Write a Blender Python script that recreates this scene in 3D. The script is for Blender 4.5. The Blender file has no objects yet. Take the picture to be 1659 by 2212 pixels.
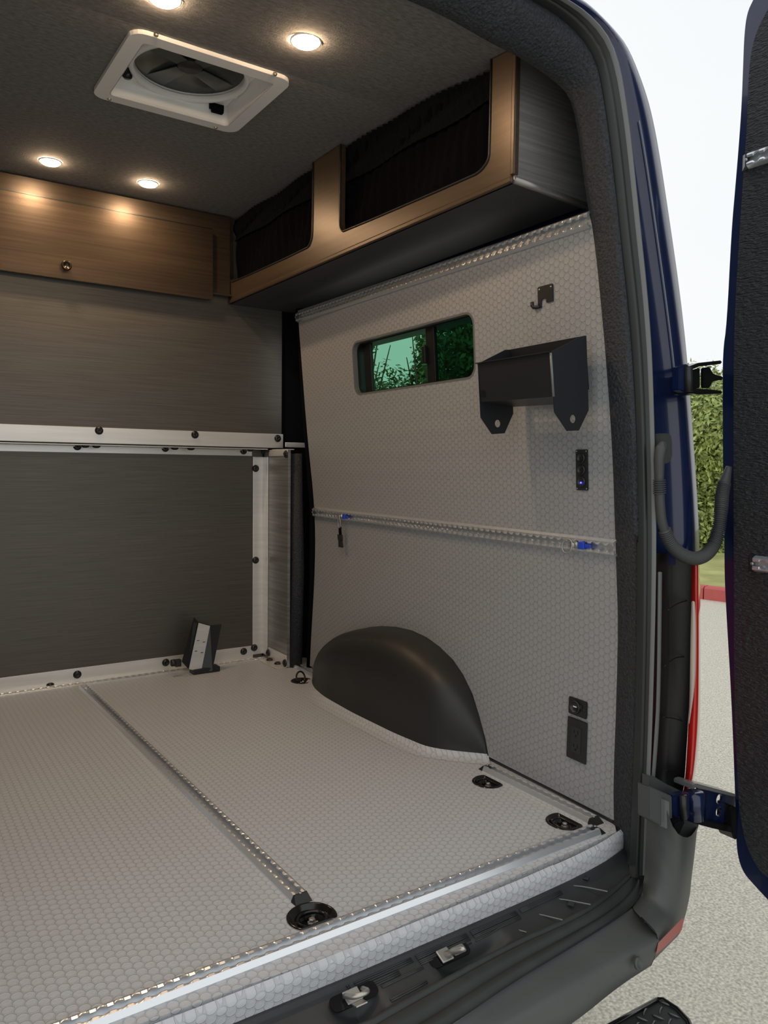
import bpy, bmesh, math, random
from mathutils import Vector, Matrix, geometry
C = bpy.context.scene.collection
SC = bpy.context.scene
R = random.Random(7)

# ---------------------------------------------------------------- camera
cam = bpy.data.cameras.new('camera')
cam.sensor_fit = 'HORIZONTAL'; cam.sensor_width = 36.0
cam.lens = 36.0 * 1670.87 / 1659.0
cam.clip_start = 0.02; cam.clip_end = 300
co = bpy.data.objects.new('camera', cam); C.objects.link(co)
_r = Vector((0.82988, -0.55781, 0.01186)); _u = Vector((0.02248, 0.05467, 0.99825)); _f = Vector((0.55748, 0.82817, -0.05791))
m = Matrix((_r, _u, -_f)).transposed().to_4x4()
m.translation = Vector((0, 0, 0.82))
co.matrix_world = m
SC.camera = co

# ---------------------------------------------------------------- sky (bright overcast)
w = bpy.data.worlds.new('World'); SC.world = w; w.use_nodes = True
nt = w.node_tree; nt.nodes.clear()
out = nt.nodes.new('ShaderNodeOutputWorld'); bg = nt.nodes.new('ShaderNodeBackground')
tc = nt.nodes.new('ShaderNodeTexCoord'); ns = nt.nodes.new('ShaderNodeTexNoise'); cr = nt.nodes.new('ShaderNodeValToRGB')
ns.inputs['Scale'].default_value = 1.6; ns.inputs['Detail'].default_value = 3
cr.color_ramp.elements[0].position = 0.35; cr.color_ramp.elements[0].color = (0.90, 0.93, 0.95, 1)
cr.color_ramp.elements[1].position = 0.7; cr.color_ramp.elements[1].color = (0.97, 0.98, 0.97, 1)
nt.links.new(tc.outputs['Generated'], ns.inputs['Vector']); nt.links.new(ns.outputs['Fac'], cr.inputs['Fac'])
nt.links.new(cr.outputs['Color'], bg.inputs['Color']); bg.inputs['Strength'].default_value = 0.92
nt.links.new(bg.outputs[0], out.inputs['Surface'])

# ---------------------------------------------------------------- exposure
SC.view_settings.view_transform = 'Standard'; SC.view_settings.look = 'None'
SC.view_settings.gamma = 1.0; SC.view_settings.use_curve_mapping = False
SC.view_settings.exposure = 0.15
LAMP = 240.0          # emission strength of the ceiling puck lenses
LAMP_COL = (1.0, 0.69, 0.41)

# ---------------------------------------------------------------- helpers
def lin(c):
    return tuple(((x / 255) / 12.92 if x / 255 <= 0.04045 else ((x / 255 + 0.055) / 1.055) ** 2.4) for x in c) + (1,)

def mat(name, col, rough=0.5, metal=0.0, var=0.0, vscale=(8, 8, 8), bump=0.0, bscale=60.0, bdist=0.001, spec=0.5, coat=0.0, detail=4, emit=None, estr=0):
    m = bpy.data.materials.new(name); m.use_nodes = True; t = m.node_tree
    b = t.nodes['Principled BSDF']
    b.inputs['Base Color'].default_value = col if len(col) == 4 else tuple(col) + (1,)
    b.inputs['Roughness'].default_value = rough; b.inputs['Metallic'].default_value = metal
    b.inputs['Specular IOR Level'].default_value = spec; b.inputs['Coat Weight'].default_value = coat
    if emit: b.inputs['Emission Color'].default_value = emit + (1,); b.inputs['Emission Strength'].default_value = estr
    if var or bump:
        tc = t.nodes.new('ShaderNodeTexCoord'); mp = t.nodes.new('ShaderNodeMapping'); mp.inputs['Scale'].default_value = vscale
        t.links.new(tc.outputs['Object'], mp.inputs['Vector'])
    if var:
        n = t.nodes.new('ShaderNodeTexNoise'); n.inputs['Scale'].default_value = 1; n.inputs['Detail'].default_value = detail
        t.links.new(mp.outputs[0], n.inputs['Vector'])
        r = t.nodes.new('ShaderNodeValToRGB'); c = col[:3]
        r.color_ramp.elements[0].position = 0.3; r.color_ramp.elements[1].position = 0.7
        r.color_ramp.elements[0].color = tuple(max(0, x * (1 - var)) for x in c) + (1,)
        r.color_ramp.elements[1].color = tuple(min(1, x * (1 + var)) for x in c) + (1,)
        t.links.new(n.outputs['Fac'], r.inputs['Fac']); t.links.new(r.outputs['Color'], b.inputs['Base Color'])
    if bump:
        n = t.nodes.new('ShaderNodeTexNoise'); n.inputs['Scale'].default_value = bscale; n.inputs['Detail'].default_value = 3
        t.links.new(tc.outputs['Object'], n.inputs['Vector'])
        bp = t.nodes.new('ShaderNodeBump'); bp.inputs['Strength'].default_value = bump; bp.inputs['Distance'].default_value = bdist
        t.links.new(n.outputs['Fac'], bp.inputs['Height']); t.links.new(bp.outputs[0], b.inputs['Normal'])
    return m

def coin_mat(name, col, axes, pitch=0.0187, rough=0.42):
    """embossed coin pattern vinyl: hexagonal grid of raised discs"""
    m = bpy.data.materials.new(name); m.use_nodes = True; t = m.node_tree; b = t.nodes['Principled BSDF']
    N = lambda ty, **k: (lambda n: ([setattr(n, a, v) for a, v in k.items()], n)[1])(t.nodes.new(ty))
    L = t.links.new
    tc = N('ShaderNodeTexCoord'); sp = N('ShaderNodeSeparateXYZ')
    L(tc.outputs['Object'], sp.inputs[0])
    def M(op, a, bb=None, c=None):
        n = N('ShaderNodeMath', operation=op)
        for i, v in enumerate((a, bb, c)):
            if v is None: continue
            if isinstance(v, (int, float)): n.inputs[i].default_value = v
            else: L(v, n.inputs[i])
        return n.outputs[0]
    if axes == 'xy': u, v = sp.outputs[0], sp.outputs[1]
    else: u, v = sp.outputs[1], sp.outputs[2]
    u = M('DIVIDE', u, pitch); v = M('DIVIDE', v, pitch)
    if axes == 'xy': v = M('SUBTRACT', v, M('DIVIDE', sp.outputs[2], pitch))
    S3 = math.sqrt(3)
    def cell(off):
        a = M('SUBTRACT', M('FLOORED_MODULO', M('ADD', u, off * S3 / 2), S3), S3 / 2)
        c = M('SUBTRACT', M('FLOORED_MODULO', M('ADD', v, off * 0.5), 1.0), 0.5)
        return M('SQRT', M('ADD', M('MULTIPLY', a, a), M('MULTIPLY', c, c)))
    d = M('MINIMUM', cell(0), cell(1))
    disc = N('ShaderNodeMapRange', interpolation_type='SMOOTHSTEP'); L(d, disc.inputs[0])
    disc.inputs[1].default_value = 0.45; disc.inputs[2].default_value = 0.50; disc.inputs[3].default_value = 1; disc.inputs[4].default_value = 0
    dish = N('ShaderNodeMapRange', interpolation_type='SMOOTHSTEP'); L(d, dish.inputs[0])
    dish.inputs[1].default_value = 0.36; dish.inputs[2].default_value = 0.41; dish.inputs[3].default_value = 0.0; dish.inputs[4].default_value = 0.35
    hgt = M('MULTIPLY', disc.outputs[0], M('ADD', dish.outputs[0], 0.65))
    n = N('ShaderNodeTexNoise'); n.inputs['Scale'].default_value = 420; n.inputs['Detail'].default_value = 2; L(tc.outputs['Object'], n.inputs['Vector'])
    n2 = N('ShaderNodeTexNoise'); n2.inputs['Scale'].default_value = 130; n2.inputs['Detail'].default_value = 2; L(tc.outputs['Object'], n2.inputs['Vector'])
    hh = M('ADD', hgt, M('ADD', M('MULTIPLY', n.outputs['Fac'], 0.35), M('MULTIPLY', n2.outputs['Fac'], 0.5)))
    bp = N('ShaderNodeBump'); bp.inputs['Strength'].default_value = 0.8; bp.inputs['Distance'].default_value = 0.0012
    L(hh, bp.inputs['Height']); L(bp.outputs[0], b.inputs['Normal'])
    mr = N('ShaderNodeMapRange'); L(disc.outputs[0], mr.inputs[0]); mr.inputs[3].default_value = 0.86; mr.inputs[4].default_value = 1.0
    mx = N('ShaderNodeVectorMath', operation='SCALE'); mx.inputs[0].default_value = col[:3]; L(mr.outputs[0], mx.inputs['Scale'])
    L(mx.outputs[0], b.inputs['Base Color']); b.inputs['Roughness'].default_value = rough
    b.inputs['Specular IOR Level'].default_value = 0.45
    return m

def me(name, vs, fs, mt=None, parent=None, smooth=False, loc=None):
    d = bpy.data.meshes.new(name); d.from_pydata([tuple(v) for v in vs], [], fs)
    if mt: d.materials.append(mt)
    if smooth: d.polygons.foreach_set('use_smooth', [True] * len(d.polygons))
    d.update(); o = bpy.data.objects.new(name, d); C.objects.link(o)
    if parent: o.parent = parent
    if loc: o.location = loc
    return o

def bmo(name, bm, mt, parent=None, smooth=False):
    bmesh.ops.recalc_face_normals(bm, faces=bm.faces)
    d = bpy.data.meshes.new(name); bm.to_mesh(d); bm.free()
    if mt: d.materials.append(mt)
    if smooth: d.polygons.foreach_set('use_smooth', [True] * len(d.polygons))
    o = bpy.data.objects.new(name, d); C.objects.link(o)
    if parent: o.parent = parent
    return o

def frame(o, x, y, z):
    """matrix with given origin and axes"""
    mm = Matrix((Vector(x), Vector(y), Vector(z))).transposed().to_4x4(); mm.translation = Vector(o); return mm

I4 = Matrix.Identity(4)
def addbox(bm, c, s, M=I4, bev=0.0, seg=2):
    g = bmesh.ops.create_cube(bm, size=1.0, matrix=M @ Matrix.Translation(c) @ Matrix.Diagonal((s[0], s[1], s[2], 1)))
    if bev:
        es = list({e for v in g['verts'] for e in v.link_edges})
        bmesh.ops.bevel(bm, geom=es, offset=bev, segments=seg, affect='EDGES', profile=0.5)

def box(name, c, s, mt, parent=None, M=I4, bev=0.0, seg=2):
    bm = bmesh.new(); addbox(bm, c, s, M, bev, seg); return bmo(name, bm, mt, parent)

def bb(name, lo, hi, mt, parent=None, bev=0.0):
    c = [(a + b) / 2 for a, b in zip(lo, hi)]; s = [abs(b - a) for a, b in zip(lo, hi)]
    return box(name, c, s, mt, parent, bev=bev)

def lathe(prof, n=24, M=I4, cap=True):
    """profile of (r, z) about local z"""
    vs = []; fs = []
    for r, z in prof:
        for i in range(n):
            a = 2 * math.pi * i / n; vs.append(M @ Vector((r * math.cos(a), r * math.sin(a), z)))
    for k in range(len(prof) - 1):
        for i in range(n):
            j = (i + 1) % n; fs.append((k * n + i, k * n + j, (k + 1) * n + j, (k + 1) * n + i))
    if cap:
        fs.append(tuple(range(n))[::-1]); fs.append(tuple((len(prof) - 1) * n + i for i in range(n)))
    return vs, fs

def lat(name, prof, mt, parent=None, M=I4, n=24, smooth=True, cap=True):
    vs, fs = lathe(prof, n, M, cap); return me(name, vs, fs, mt, parent, smooth)

def tube(name, pts, rad, mt, parent=None, n=10, closed=False, smooth=True):
    pts = [Vector(p) for p in pts]; N_ = len(pts); vs = []; fs = []
    rads = rad if isinstance(rad, (list, tuple)) else [rad] * N_
    up = None
    for i, p in enumerate(pts):
        a = pts[(i - 1) % N_] if (closed or i > 0) else p; b = pts[(i + 1) % N_] if (closed or i < N_ - 1) else p
        t = (b - a).normalized()
        if up is None:
            up = Vector((0, 0, 1)) if abs(t.z) < 0.9 else Vector((1, 0, 0))
        s = t.cross(up).normalized(); up = s.cross(t).normalized()
        for k in range(n):
            an = 2 * math.pi * k / n; vs.append(p + (s * math.cos(an) + up * math.sin(an)) * rads[i])
    rng = N_ if closed else N_ - 1
    for i in range(rng):
        j = (i + 1) % N_
        for k in range(n):
            l = (k + 1) % n; fs.append((i * n + k, i * n + l, j * n + l, j * n + k))
    if not closed:
        fs.append(tuple(range(n))[::-1]); fs.append(tuple((N_ - 1) * n + k for k in range(n)))
    return me(name, vs, fs, mt, parent, smooth)

def prism(name, poly, ext, mt, parent=None, bev=0.0):
    """extrude a 3D polygon along ext"""
    bm = bmesh.new(); vs = [bm.verts.new(p) for p in poly]; f = bm.faces.new(vs)
    r = bmesh.ops.extrude_face_region(bm, geom=[f]); ev = [g for g in r['geom'] if isinstance(g, bmesh.types.BMVert)]
    bmesh.ops.translate(bm, verts=ev, vec=Vector(ext))
    if bev: bmesh.ops.bevel(bm, geom=list(bm.edges), offset=bev, segments=2, affect='EDGES')
    return bmo(name, bm, mt, parent)

def resample(pts, n):
    pts = [Vector(p) for p in pts]; d = [0.0]
    for a, b in zip(pts, pts[1:]): d.append(d[-1] + (b - a).length)
    outp = []; k = 0
    for i in range(n):
        s = d[-1] * i / (n - 1)
        while k < len(pts) - 2 and d[k + 1] < s: k += 1
        t = (s - d[k]) / max(1e-9, d[k + 1] - d[k]); outp.append(pts[k].lerp(pts[k + 1], max(0, min(1, t))))
    return outp

def smoothline(pts, it=2):
    pts = [Vector(p) for p in pts]
    for _ in range(it):
        q = [pts[0]]
        for a, b in zip(pts, pts[1:]): q += [a.lerp(b, .25), a.lerp(b, .75)]
        q.append(pts[-1]); pts = q
    return pts

XC = 0.655     # centre line of the van
def loft(name, rows, mt, parent=None, mirror=False, smooth=True, n=None):
    if n: rows = [resample(smoothline(r), n) for r in rows]
    rows = [[Vector(p) for p in r] for r in rows]; k = len(rows[0]); vs = []; fs = []
    for r in rows: vs += r
    for i in range(len(rows) - 1):
        for j in range(k - 1): fs.append((i * k + j, i * k + j + 1, (i + 1) * k + j + 1, (i + 1) * k + j))
    if mirror:
        o = len(vs); vs += [Vector((2 * XC - v.x, v.y, v.z)) for v in vs]; fs += [tuple(o + i for i in f[::-1]) for f in fs]
    return me(name, vs, fs, mt, parent, smooth)

def bulge(a, b, h, off, n=None):
    """a row between rows a and b at fraction h, pushed by off"""
    return [Vector(p).lerp(Vector(q), h) + Vector(off) for p, q in zip(a, b)]

def cdt(outer, holes, extra=(), div=None):
    """2D triangulation of a polygon with holes; returns verts, tris, boundary edges"""
    vs = []; es = []
    def loop(l):
        o = len(vs); vs.extend([Vector(p) for p in l]); es.extend([(o + i, o + (i + 1) % len(l)) for i in range(len(l))])
    loop(outer)
    for h in holes: loop(h)
    for a, b in extra:
        o = len(vs); vs.extend([Vector(a), Vector(b)]); es.append((o, o + 1))
    r = geometry.delaunay_2d_cdt(vs, es, [], 0, 1e-6)
    V, F = r[0], r[2]
    def inside(p, poly):
        c = False; n = len(poly)
        for i in range(n):
            x1, y1 = poly[i]; x2, y2 = poly[(i + 1) % n]
            if (y1 > p[1]) != (y2 > p[1]) and p[0] < (x2 - x1) * (p[1] - y1) / (y2 - y1) + x1: c = not c
        return c
    T = []
    for f in F:
        c = sum((V[i] for i in f), Vector((0, 0))) / len(f)
        if inside(c, outer) and not any(inside(c, h) for h in holes): T.append(tuple(f))
    cnt = {}
    for f in T:
        for i in range(len(f)):
            e = (f[i], f[(i + 1) % len(f)]); cnt[tuple(sorted(e))] = cnt.get(tuple(sorted(e)), []) + [e]
    B = [v[0] for v in cnt.values() if len(v) == 1]
    return [tuple(v) for v in V], T, B

def sheet(name, outer, holes, to3, back, mt, parent=None, extra=()):
    """thick sheet: 2D cdt mapped by to3(u,v) and a second skin at offset back(u,v)"""
    V, T, B = cdt(outer, holes, extra); n = len(V)
    a = [Vector(to3(*p)) for p in V]; b = [Vector(to3(*p)) + Vector(back) for p in V]
    vs = a + b + a + b; fs = [f for f in T] + [tuple(n + i for i in f[::-1]) for f in T]
    fs += [(2 * n + e[1], 2 * n + e[0], 3 * n + e[0], 3 * n + e[1]) for e in B]
    o = me(name, vs, fs, mt, parent)
    bm = bmesh.new(); bm.from_mesh(o.data); bmesh.ops.recalc_face_normals(bm, faces=bm.faces); bm.to_mesh(o.data); bm.free()
    return o

def rrect(u0, v0, u1, v1, r, n=5):
    p = []
    for cx, cy, a0 in ((u1 - r, v0 + r, -90), (u1 - r, v1 - r, 0), (u0 + r, v1 - r, 90), (u0 + r, v0 + r, 180)):
        for i in range(n + 1):
            a = math.radians(a0 + 90 * i / n); p.append((cx + r * math.cos(a), cy + r * math.sin(a)))
    return p

def rpoly(pts, r, n=5):
    """round the corners of a 2D polygon"""
    o = []; N_ = len(pts)
    for i in range(N_):
        p = Vector(pts[i]); a = Vector(pts[i - 1]); b = Vector(pts[(i + 1) % N_])
        rr = r[i] if isinstance(r, (list, tuple)) else r
        if rr <= 0: o.append(tuple(p)); continue
        d1 = (a - p).normalized(); d2 = (b - p).normalized(); p1 = p + d1 * rr; p2 = p + d2 * rr
        for k in range(n + 1):
            t = k / n; q = p1 * (1 - t) ** 2 + p * 2 * t * (1 - t) + p2 * t * t; o.append(tuple(q))
    return o

def circ(cx, cy, r, n=24): return [(cx + r * math.cos(2 * math.pi * i / n), cy + r * math.sin(2 * math.pi * i / n)) for i in range(n)]

def thing(name, loc, label, cat, group=None):
    o = bpy.data.objects.new(name, None); C.objects.link(o); o.location = loc; o.empty_display_size = 0.05
    tag(o, label, cat, group); return o
def tag(o, label=None, cat=None, group=None, kind=None):
    if label: o['label'] = label
    if cat: o['category'] = cat
    if group: o['group'] = group
    if kind: o['kind'] = kind
    return o
def adopt(root):
    """children were modelled in world space: cancel the root's own transform"""
    bpy.context.view_layer.update()
    inv = root.matrix_world.inverted()
    for c in root.children: c.matrix_parent_inverse = inv
def copyobj(o, parent):
    c = o.copy(); C.objects.link(c); c.parent = parent; return c
def struct(o, label=None): return tag(o, label, None, None, 'structure')

# ---------------------------------------------------------------- materials
GREY = (0.36, 0.352, 0.335)
M_floor = coin_mat('coin_vinyl_floor', (0.55, 0.57, 0.60), 'xy')
M_wall = coin_mat('coin_vinyl_wall', (0.36, 0.37, 0.385), 'yz')
M_ceil = mat('dark_ceiling_fabric', (0.185, 0.182, 0.183, 1), 0.95, var=0.25, vscale=(60, 160, 60), bump=0.6, bscale=260, bdist=0.001, spec=0.15)
M_pillar = mat('charcoal_headliner_fabric', (0.026, 0.029, 0.036, 1), 0.7, var=0.5, vscale=(190, 190, 190), bump=1.0, bscale=170, bdist=0.005, spec=0.5)
M_lam = mat('grey_brown_laminate', (0.115, 0.105, 0.092, 1), 0.42, 0.45, var=0.2, vscale=(5, 5, 420), bump=0.10, bscale=300, bdist=0.0004)
M_lamy = mat('grey_brown_laminate_face', (0.082, 0.058, 0.039, 1), 0.36, 0.5, var=0.16, vscale=(60, 3, 60), bump=0.08, bscale=300, bdist=0.0004)
M_lamend = mat('grey_laminate_end', (0.34, 0.33, 0.32, 1), 0.38, 0.7, var=0.22, vscale=(3, 3, 110), bump=0.08, bscale=300, bdist=0.0004)
M_under = mat('dark_cabinet_underside', (0.04, 0.042, 0.048, 1), 0.6, bump=0.2, bscale=200)
M_alu = mat('brushed_aluminium', (0.78, 0.775, 0.75, 1), 0.36, 0.5, var=0.06, vscale=(3, 3, 60), bump=0.05, bscale=200)
M_alu2 = mat('satin_rail_aluminium', (0.80, 0.83, 0.86, 1), 0.26, 0.78, bump=0.05, bscale=150)
M_black = mat('black_powdercoat', (0.012, 0.014, 0.018, 1), 0.42, bump=0.25, bscale=500, bdist=0.0003)
M_gloss = mat('gloss_black_steel', (0.008, 0.008, 0.009, 1), 0.16, bump=0.1, bscale=30)
M_blackpl = mat('black_plastic', (0.016, 0.017, 0.018, 1), 0.35)
M_frame = mat('black_window_plastic', (0.003, 0.0035, 0.004, 1), 0.4)
M_bolt = mat('black_bolt_head', (0.012, 0.012, 0.013, 1), 0.3)
M_zinc = mat('zinc_steel', (0.5, 0.49, 0.46, 1), 0.38, 0.85)
M_brass = mat('screw_steel', (0.55, 0.5, 0.4, 1), 0.3, 0.9)
M_white = mat('white_plastic', (0.84, 0.84, 0.84, 1), 0.45)
M_smoke = mat('smoked_acrylic', (0.055, 0.062, 0.058, 1), 0.12, var=0.25, vscale=(9, 9, 9))
M_net = mat('black_mesh_fabric', (0.0015, 0.0015, 0.003, 1), 1.0, var=0.6, vscale=(350, 350, 350), bump=0.6, bscale=260, bdist=0.001, detail=1, spec=0.08)
M_curtain = mat('black_elastic_cloth', (0.003, 0.004, 0.006, 1), 1.0, bump=0.8, bscale=120, bdist=0.002, spec=0.12)
M_well = mat('black_abs_plastic', (0.020, 0.020, 0.0195, 1), 0.45, bump=0.25, bscale=700, bdist=0.0003)
M_seal = mat('rubber_weather_seal', (0.022, 0.025, 0.025, 1), 0.35, bump=0.05, bscale=40)
M_lip = mat('grey_rubber_lip', (0.16, 0.17, 0.17, 1), 0.25)
M_blue = mat('navy_body_paint', (0.006, 0.014, 0.058, 1), 0.22, coat=0.5)
M_bump = mat('grey_bumper_plastic', (0.075, 0.082, 0.082, 1), 0.5, var=0.15, vscale=(5, 5, 5), bump=0.12, bscale=500, bdist=0.0003)
M_step = mat('black_step_plastic', (0.030, 0.032, 0.033, 1), 0.5, var=0.2, vscale=(14, 14, 14), bump=0.15, bscale=400, bdist=0.0003)
M_carpet = mat('black_ribbed_carpet', (0.026, 0.028, 0.031, 1), 0.6, bump=0.0)
M_red = mat('red_lens', (0.62, 0.015, 0.012, 1), 0.1, coat=1.0)
M_clear = mat('clear_ribbed_lens', (0.62, 0.5, 0.45, 1), 0.15, coat=1.0)
M_refl = mat('dull_red_reflector', (0.40, 0.10, 0.08, 1), 0.3)
M_bluecl = mat('blue_plastic_fitting', (0.02, 0.07, 0.55, 1), 0.35)
M_hose = mat('grey_rubber_hose', (0.055, 0.058, 0.06, 1), 0.5)
M_led = mat('blue_led', (0.02, 0.02, 0.4, 1), 0.4, emit=(0.05, 0.05, 1.0), estr=6)
M_usb = mat('white_usb_tab', (0.8, 0.8, 0.8, 1), 0.4)
M_lamp = mat('lit_lamp_lens', (1, 1, 1, 1), 0.4, emit=LAMP_COL, estr=LAMP)
M_asph = mat('pale_asphalt', (0.60, 0.565, 0.475, 1), 0.9, var=0.38, vscale=(110, 110, 110), bump=0.5, bscale=70, bdist=0.004, detail=6)
M_grass = mat('dry_green_grass', (0.42, 0.42, 0.16, 1), 0.95, var=0.35, vscale=(1.5, 1.5, 1.5), bump=0.6, bscale=30, bdist=0.03)
M_curb = mat('red_painted_curb', (0.52, 0.11, 0.10, 1), 0.7, var=0.12, vscale=(3, 3, 3))
M_bark = mat('brown_bark', (0.10, 0.07, 0.045, 1), 0.9, var=0.3, vscale=(4, 4, 20))
M_leaf1 = mat('light_green_leaf', (0.36, 0.44, 0.13, 1), 0.55, var=0.6, vscale=(6, 6, 6))
M_leaf2 = mat('dark_green_leaf', (0.14, 0.22, 0.07, 1), 0.55, var=0.6, vscale=(5, 5, 5))
# ribbed carpet: horizontal wavy ribs
def rib_carpet(m):
    t = m.node_tree; b = t.nodes['Principled BSDF']; tc = t.nodes.new('ShaderNodeTexCoord'); mp = t.nodes.new('ShaderNodeMapping')
    mp.inputs['Scale'].default_value = (90, 60, 260); t.links.new(tc.outputs['Object'], mp.inputs[0])
    n = t.nodes.new('ShaderNodeTexNoise'); n.inputs['Scale'].default_value = 1; n.inputs['Detail'].default_value = 2; n.inputs['Distortion'].default_value = 0.6
    t.links.new(mp.outputs[0], n.inputs['Vector'])
    bp = t.nodes.new('ShaderNodeBump'); bp.inputs['Strength'].default_value = 1.0; bp.inputs['Distance'].default_value = 0.012
    t.links.new(n.outputs['Fac'], bp.inputs['Height']); t.links.new(bp.outputs[0], b.inputs['Normal'])
rib_carpet(M_carpet)
# green tinted side glass: transparent with a weak reflection
M_glass = bpy.data.materials.new('green_tinted_glass'); M_glass.use_nodes = True
t = M_glass.node_tree; t.nodes.clear(); o_ = t.nodes.new('ShaderNodeOutputMaterial'); tr = t.nodes.new('ShaderNodeBsdfTransparent'); gl = t.nodes.new('ShaderNodeBsdfGlossy'); mx = t.nodes.new('ShaderNodeMixShader')
tr.inputs['Color'].default_value = (0.46, 0.70, 0.57, 1); gl.inputs['Roughness'].default_value = 0.02; gl.inputs['Color'].default_value = (0.5, 0.6, 0.55, 1)
mx.inputs[0].default_value = 0.04; t.links.new(tr.outputs[0], mx.inputs[1]); t.links.new(gl.outputs[0], mx.inputs[2]); t.links.new(mx.outputs[0], o_.inputs[0])
M_glass2 = M_glass.copy(); M_glass2.name = 'darker_green_glass'
[n for n in M_glass2.node_tree.nodes if n.type == 'BSDF_TRANSPARENT'][0].inputs['Color'].default_value = (0.17, 0.40, 0.31, 1)

# ================================================================ STRUCTURE
def tilt(z): return 0.09 * max(0.0, z - 0.7)
_ZP = [-.2, 0, .414, .638, .937, 1.375, 1.6]; _XR = [1.42, 1.42, 1.426, 1.411, 1.396, 1.370, 1.355]; _TP = [.062, .062, .08, .094, .07, .055, .05]
def interp(x, xs, ys):
    if x <= xs[0]: return ys[0]
    for a, b, c, d in zip(xs, xs[1:], ys, ys[1:]):
        if x <= b: return c + (d - c) * (x - a) / (b - a)
    return ys[-1]
def XW(y, z):
    def f(P): return sum(interp(z + d, _ZP, P) for d in (-.12, -.06, 0, .06, .12)) / 5
    return f(_XR) + (y - 1.145) / 1.585 * f(_TP)
def wp(y, z, off=0.0):
    """point on the right wall, off metres into the room"""
    return Vector((XW(y, z) - off, y, z))
def wframe(y, z, off=0.0):
    """frame on the right wall: x axis towards the back of the van door (-y), y axis up the wall, z into the room"""
    p = wp(y, z, off); u = (wp(y, z + .05) - wp(y, z - .05)).normalized(); r = (wp(y - .05, z) - wp(y + .05, z)).normalized()
    n = r.cross(u).normalized()
    return frame(p, r, n.cross(r), n)
def zc(y): return 1.80 - 0.085 * max(0.0, 1.8 - y)

# floor with the recesses of the four tie-down cups
cups = [(0.660, 1.200, .045), (1.340, 1.487, .041), (1.338, 1.218, .043), (1.371, 2.588, .040)]
def cup_outline(i):
    x, y, r = cups[i]; o = []
    for k in range(32):
        a = 2 * math.pi * k / 32; px, py = r * math.cos(a), r * math.sin(a)
        if i == 0: py = max(py, -.026)
        elif i in (1, 2): px = min(px, .018)
        o.append((x + px, y + py))
    return o
fl_out = [(-.19, 1.145), (-.15, 1.12), (XC, 1.085), (1.40, 1.12), (1.425, 1.145), (1.52, 2.73), (1.62, 3.04), (-.25, 3.04)]
floor = sheet('floor', fl_out, [cup_outline(i) for i in range(4)], lambda u, v: (u, v, 0), (0, 0, -.012), M_floor)
struct(floor, 'grey coin-pattern vinyl floor of the van')
# vinyl folded over the rear sill
fold = [[(1.365, 1.103, 0), (1.307, 1.095, 0), (0.7715, 1.078, 0), (0.5434, 1.102, -0)] + [(XC, 1.100, 0)]][0]
e1 = [(1.43, 1.125, 0), (1.30, 1.098, 0), (1.05, 1.088, 0), (XC, 1.085, 0)]
e2 = [(1.432, 1.118, -.006), (1.30, 1.090, -.007), (1.05, 1.079, -.007), (XC, 1.076, -.007)]
e3 = [(1.435, 1.120, -.02), (1.31, 1.092, -.022), (1.05, 1.081, -.022), (XC, 1.078, -.022)]
e4 = [(1.436, 1.128, -.07), (1.32, 1.101, -.075), (1.05, 1.089, -.075), (XC, 1.086, -.075)]
sill = loft('trim_1', [e1, e2, e3, e4], M_floor, None, True, True, 40)
struct(sill, 'coin vinyl folded down over the rear sill')

# right wall panel with the side window and wheel arch cut out
arch = [(2.66, .0), (2.60, .045), (2.535, .107), (2.46, .168), (2.367, .219), (2.28, .248), (2.192, .268), (2.10, .282), (2.005, .288), (1.92, .282), (1.848, .267), (1.78, .243), (1.727, .21), (1.68, .165), (1.645, .11), (1.615, .055), (1.600, .0)]
rear = [(1.145 + tilt(z), z) for z in (.012, .3, .7, .9, 1.1, 1.25, 1.40)]
WIN = rrect(1.648, 1.070, 2.325, 1.250, .035)
w_out = [(a, b) for a, b in rear] + [(2.73, 1.425), (2.73, .012)] + [(2.66, .012)] + [p for p in arch if p[1] > .02] + [(1.602, .012)]
wall_right = sheet('wall_right', w_out, [WIN], lambda u, v: wp(u, v), (.012, 0, 0), M_wall, None, [((1.0, k * .06 + .03), (2.9, k * .06 + .03)) for k in range(24)])
struct(wall_right, 'grey coin-pattern vinyl wall panel on the right side')
# left wall, out of the picture but closing the van
def lw(u, v): p = wp(u, v); return (2 * XC - p.x - .09, p.y, p.z)
wall_left = sheet('wall_left', [(1.145 + tilt(z), z) for z in (0, .7, 1.0, 1.80)] + [(3.04, 1.80), (3.04, 0)], [], lw, (-.012, 0, 0), M_wall, None, [((1.0, k * .15 + .07), (3.2, k * .15 + .07)) for k in range(12)])
struct(wall_left)
# ceiling with the hole of the roof vent
ceil_ = sheet('ceiling', [(.20, 1.235), (1.10, 1.235), (1.275, 1.33), (1.30, 3.06), (.01, 3.06), (.035, 1.33)], [rrect(.552, 1.843, .896, 2.152, .01)], lambda u, v: (u, v, zc(v)), (0, 0, .012), M_ceil, None, [((-1, 1.8), (3, 1.8))])
struct(ceil_, 'dark grey fabric headliner ceiling')
# bulkhead at the front: lower panel, upper panel, return panel
YB = 3.015; YU = 2.95
wf = bb('wall_front', (-.22, 3.030, 0), (1.62, 3.045, 1.80), M_under); struct(wf, 'bulkhead across the van behind the wood panels')
def mpart(o, label=None):
    if label: o['label'] = label
    return o
lp = mpart(bb('panel', (-.2, YB, .0), (1.405, 3.030, .905), M_lam, wf))
up = mpart(bb('panel', (-.2, YU, .893), (1.462, 2.965, 1.795), M_lam, wf))
bb('shelf_edge', (-.2, 2.966, .892), (1.40, 3.014, .900), M_under, wf)
rp = bb('return_panel', (1.412, 2.790, .0), (1.424, 3.014, .884), M_lamend, wf)
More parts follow.
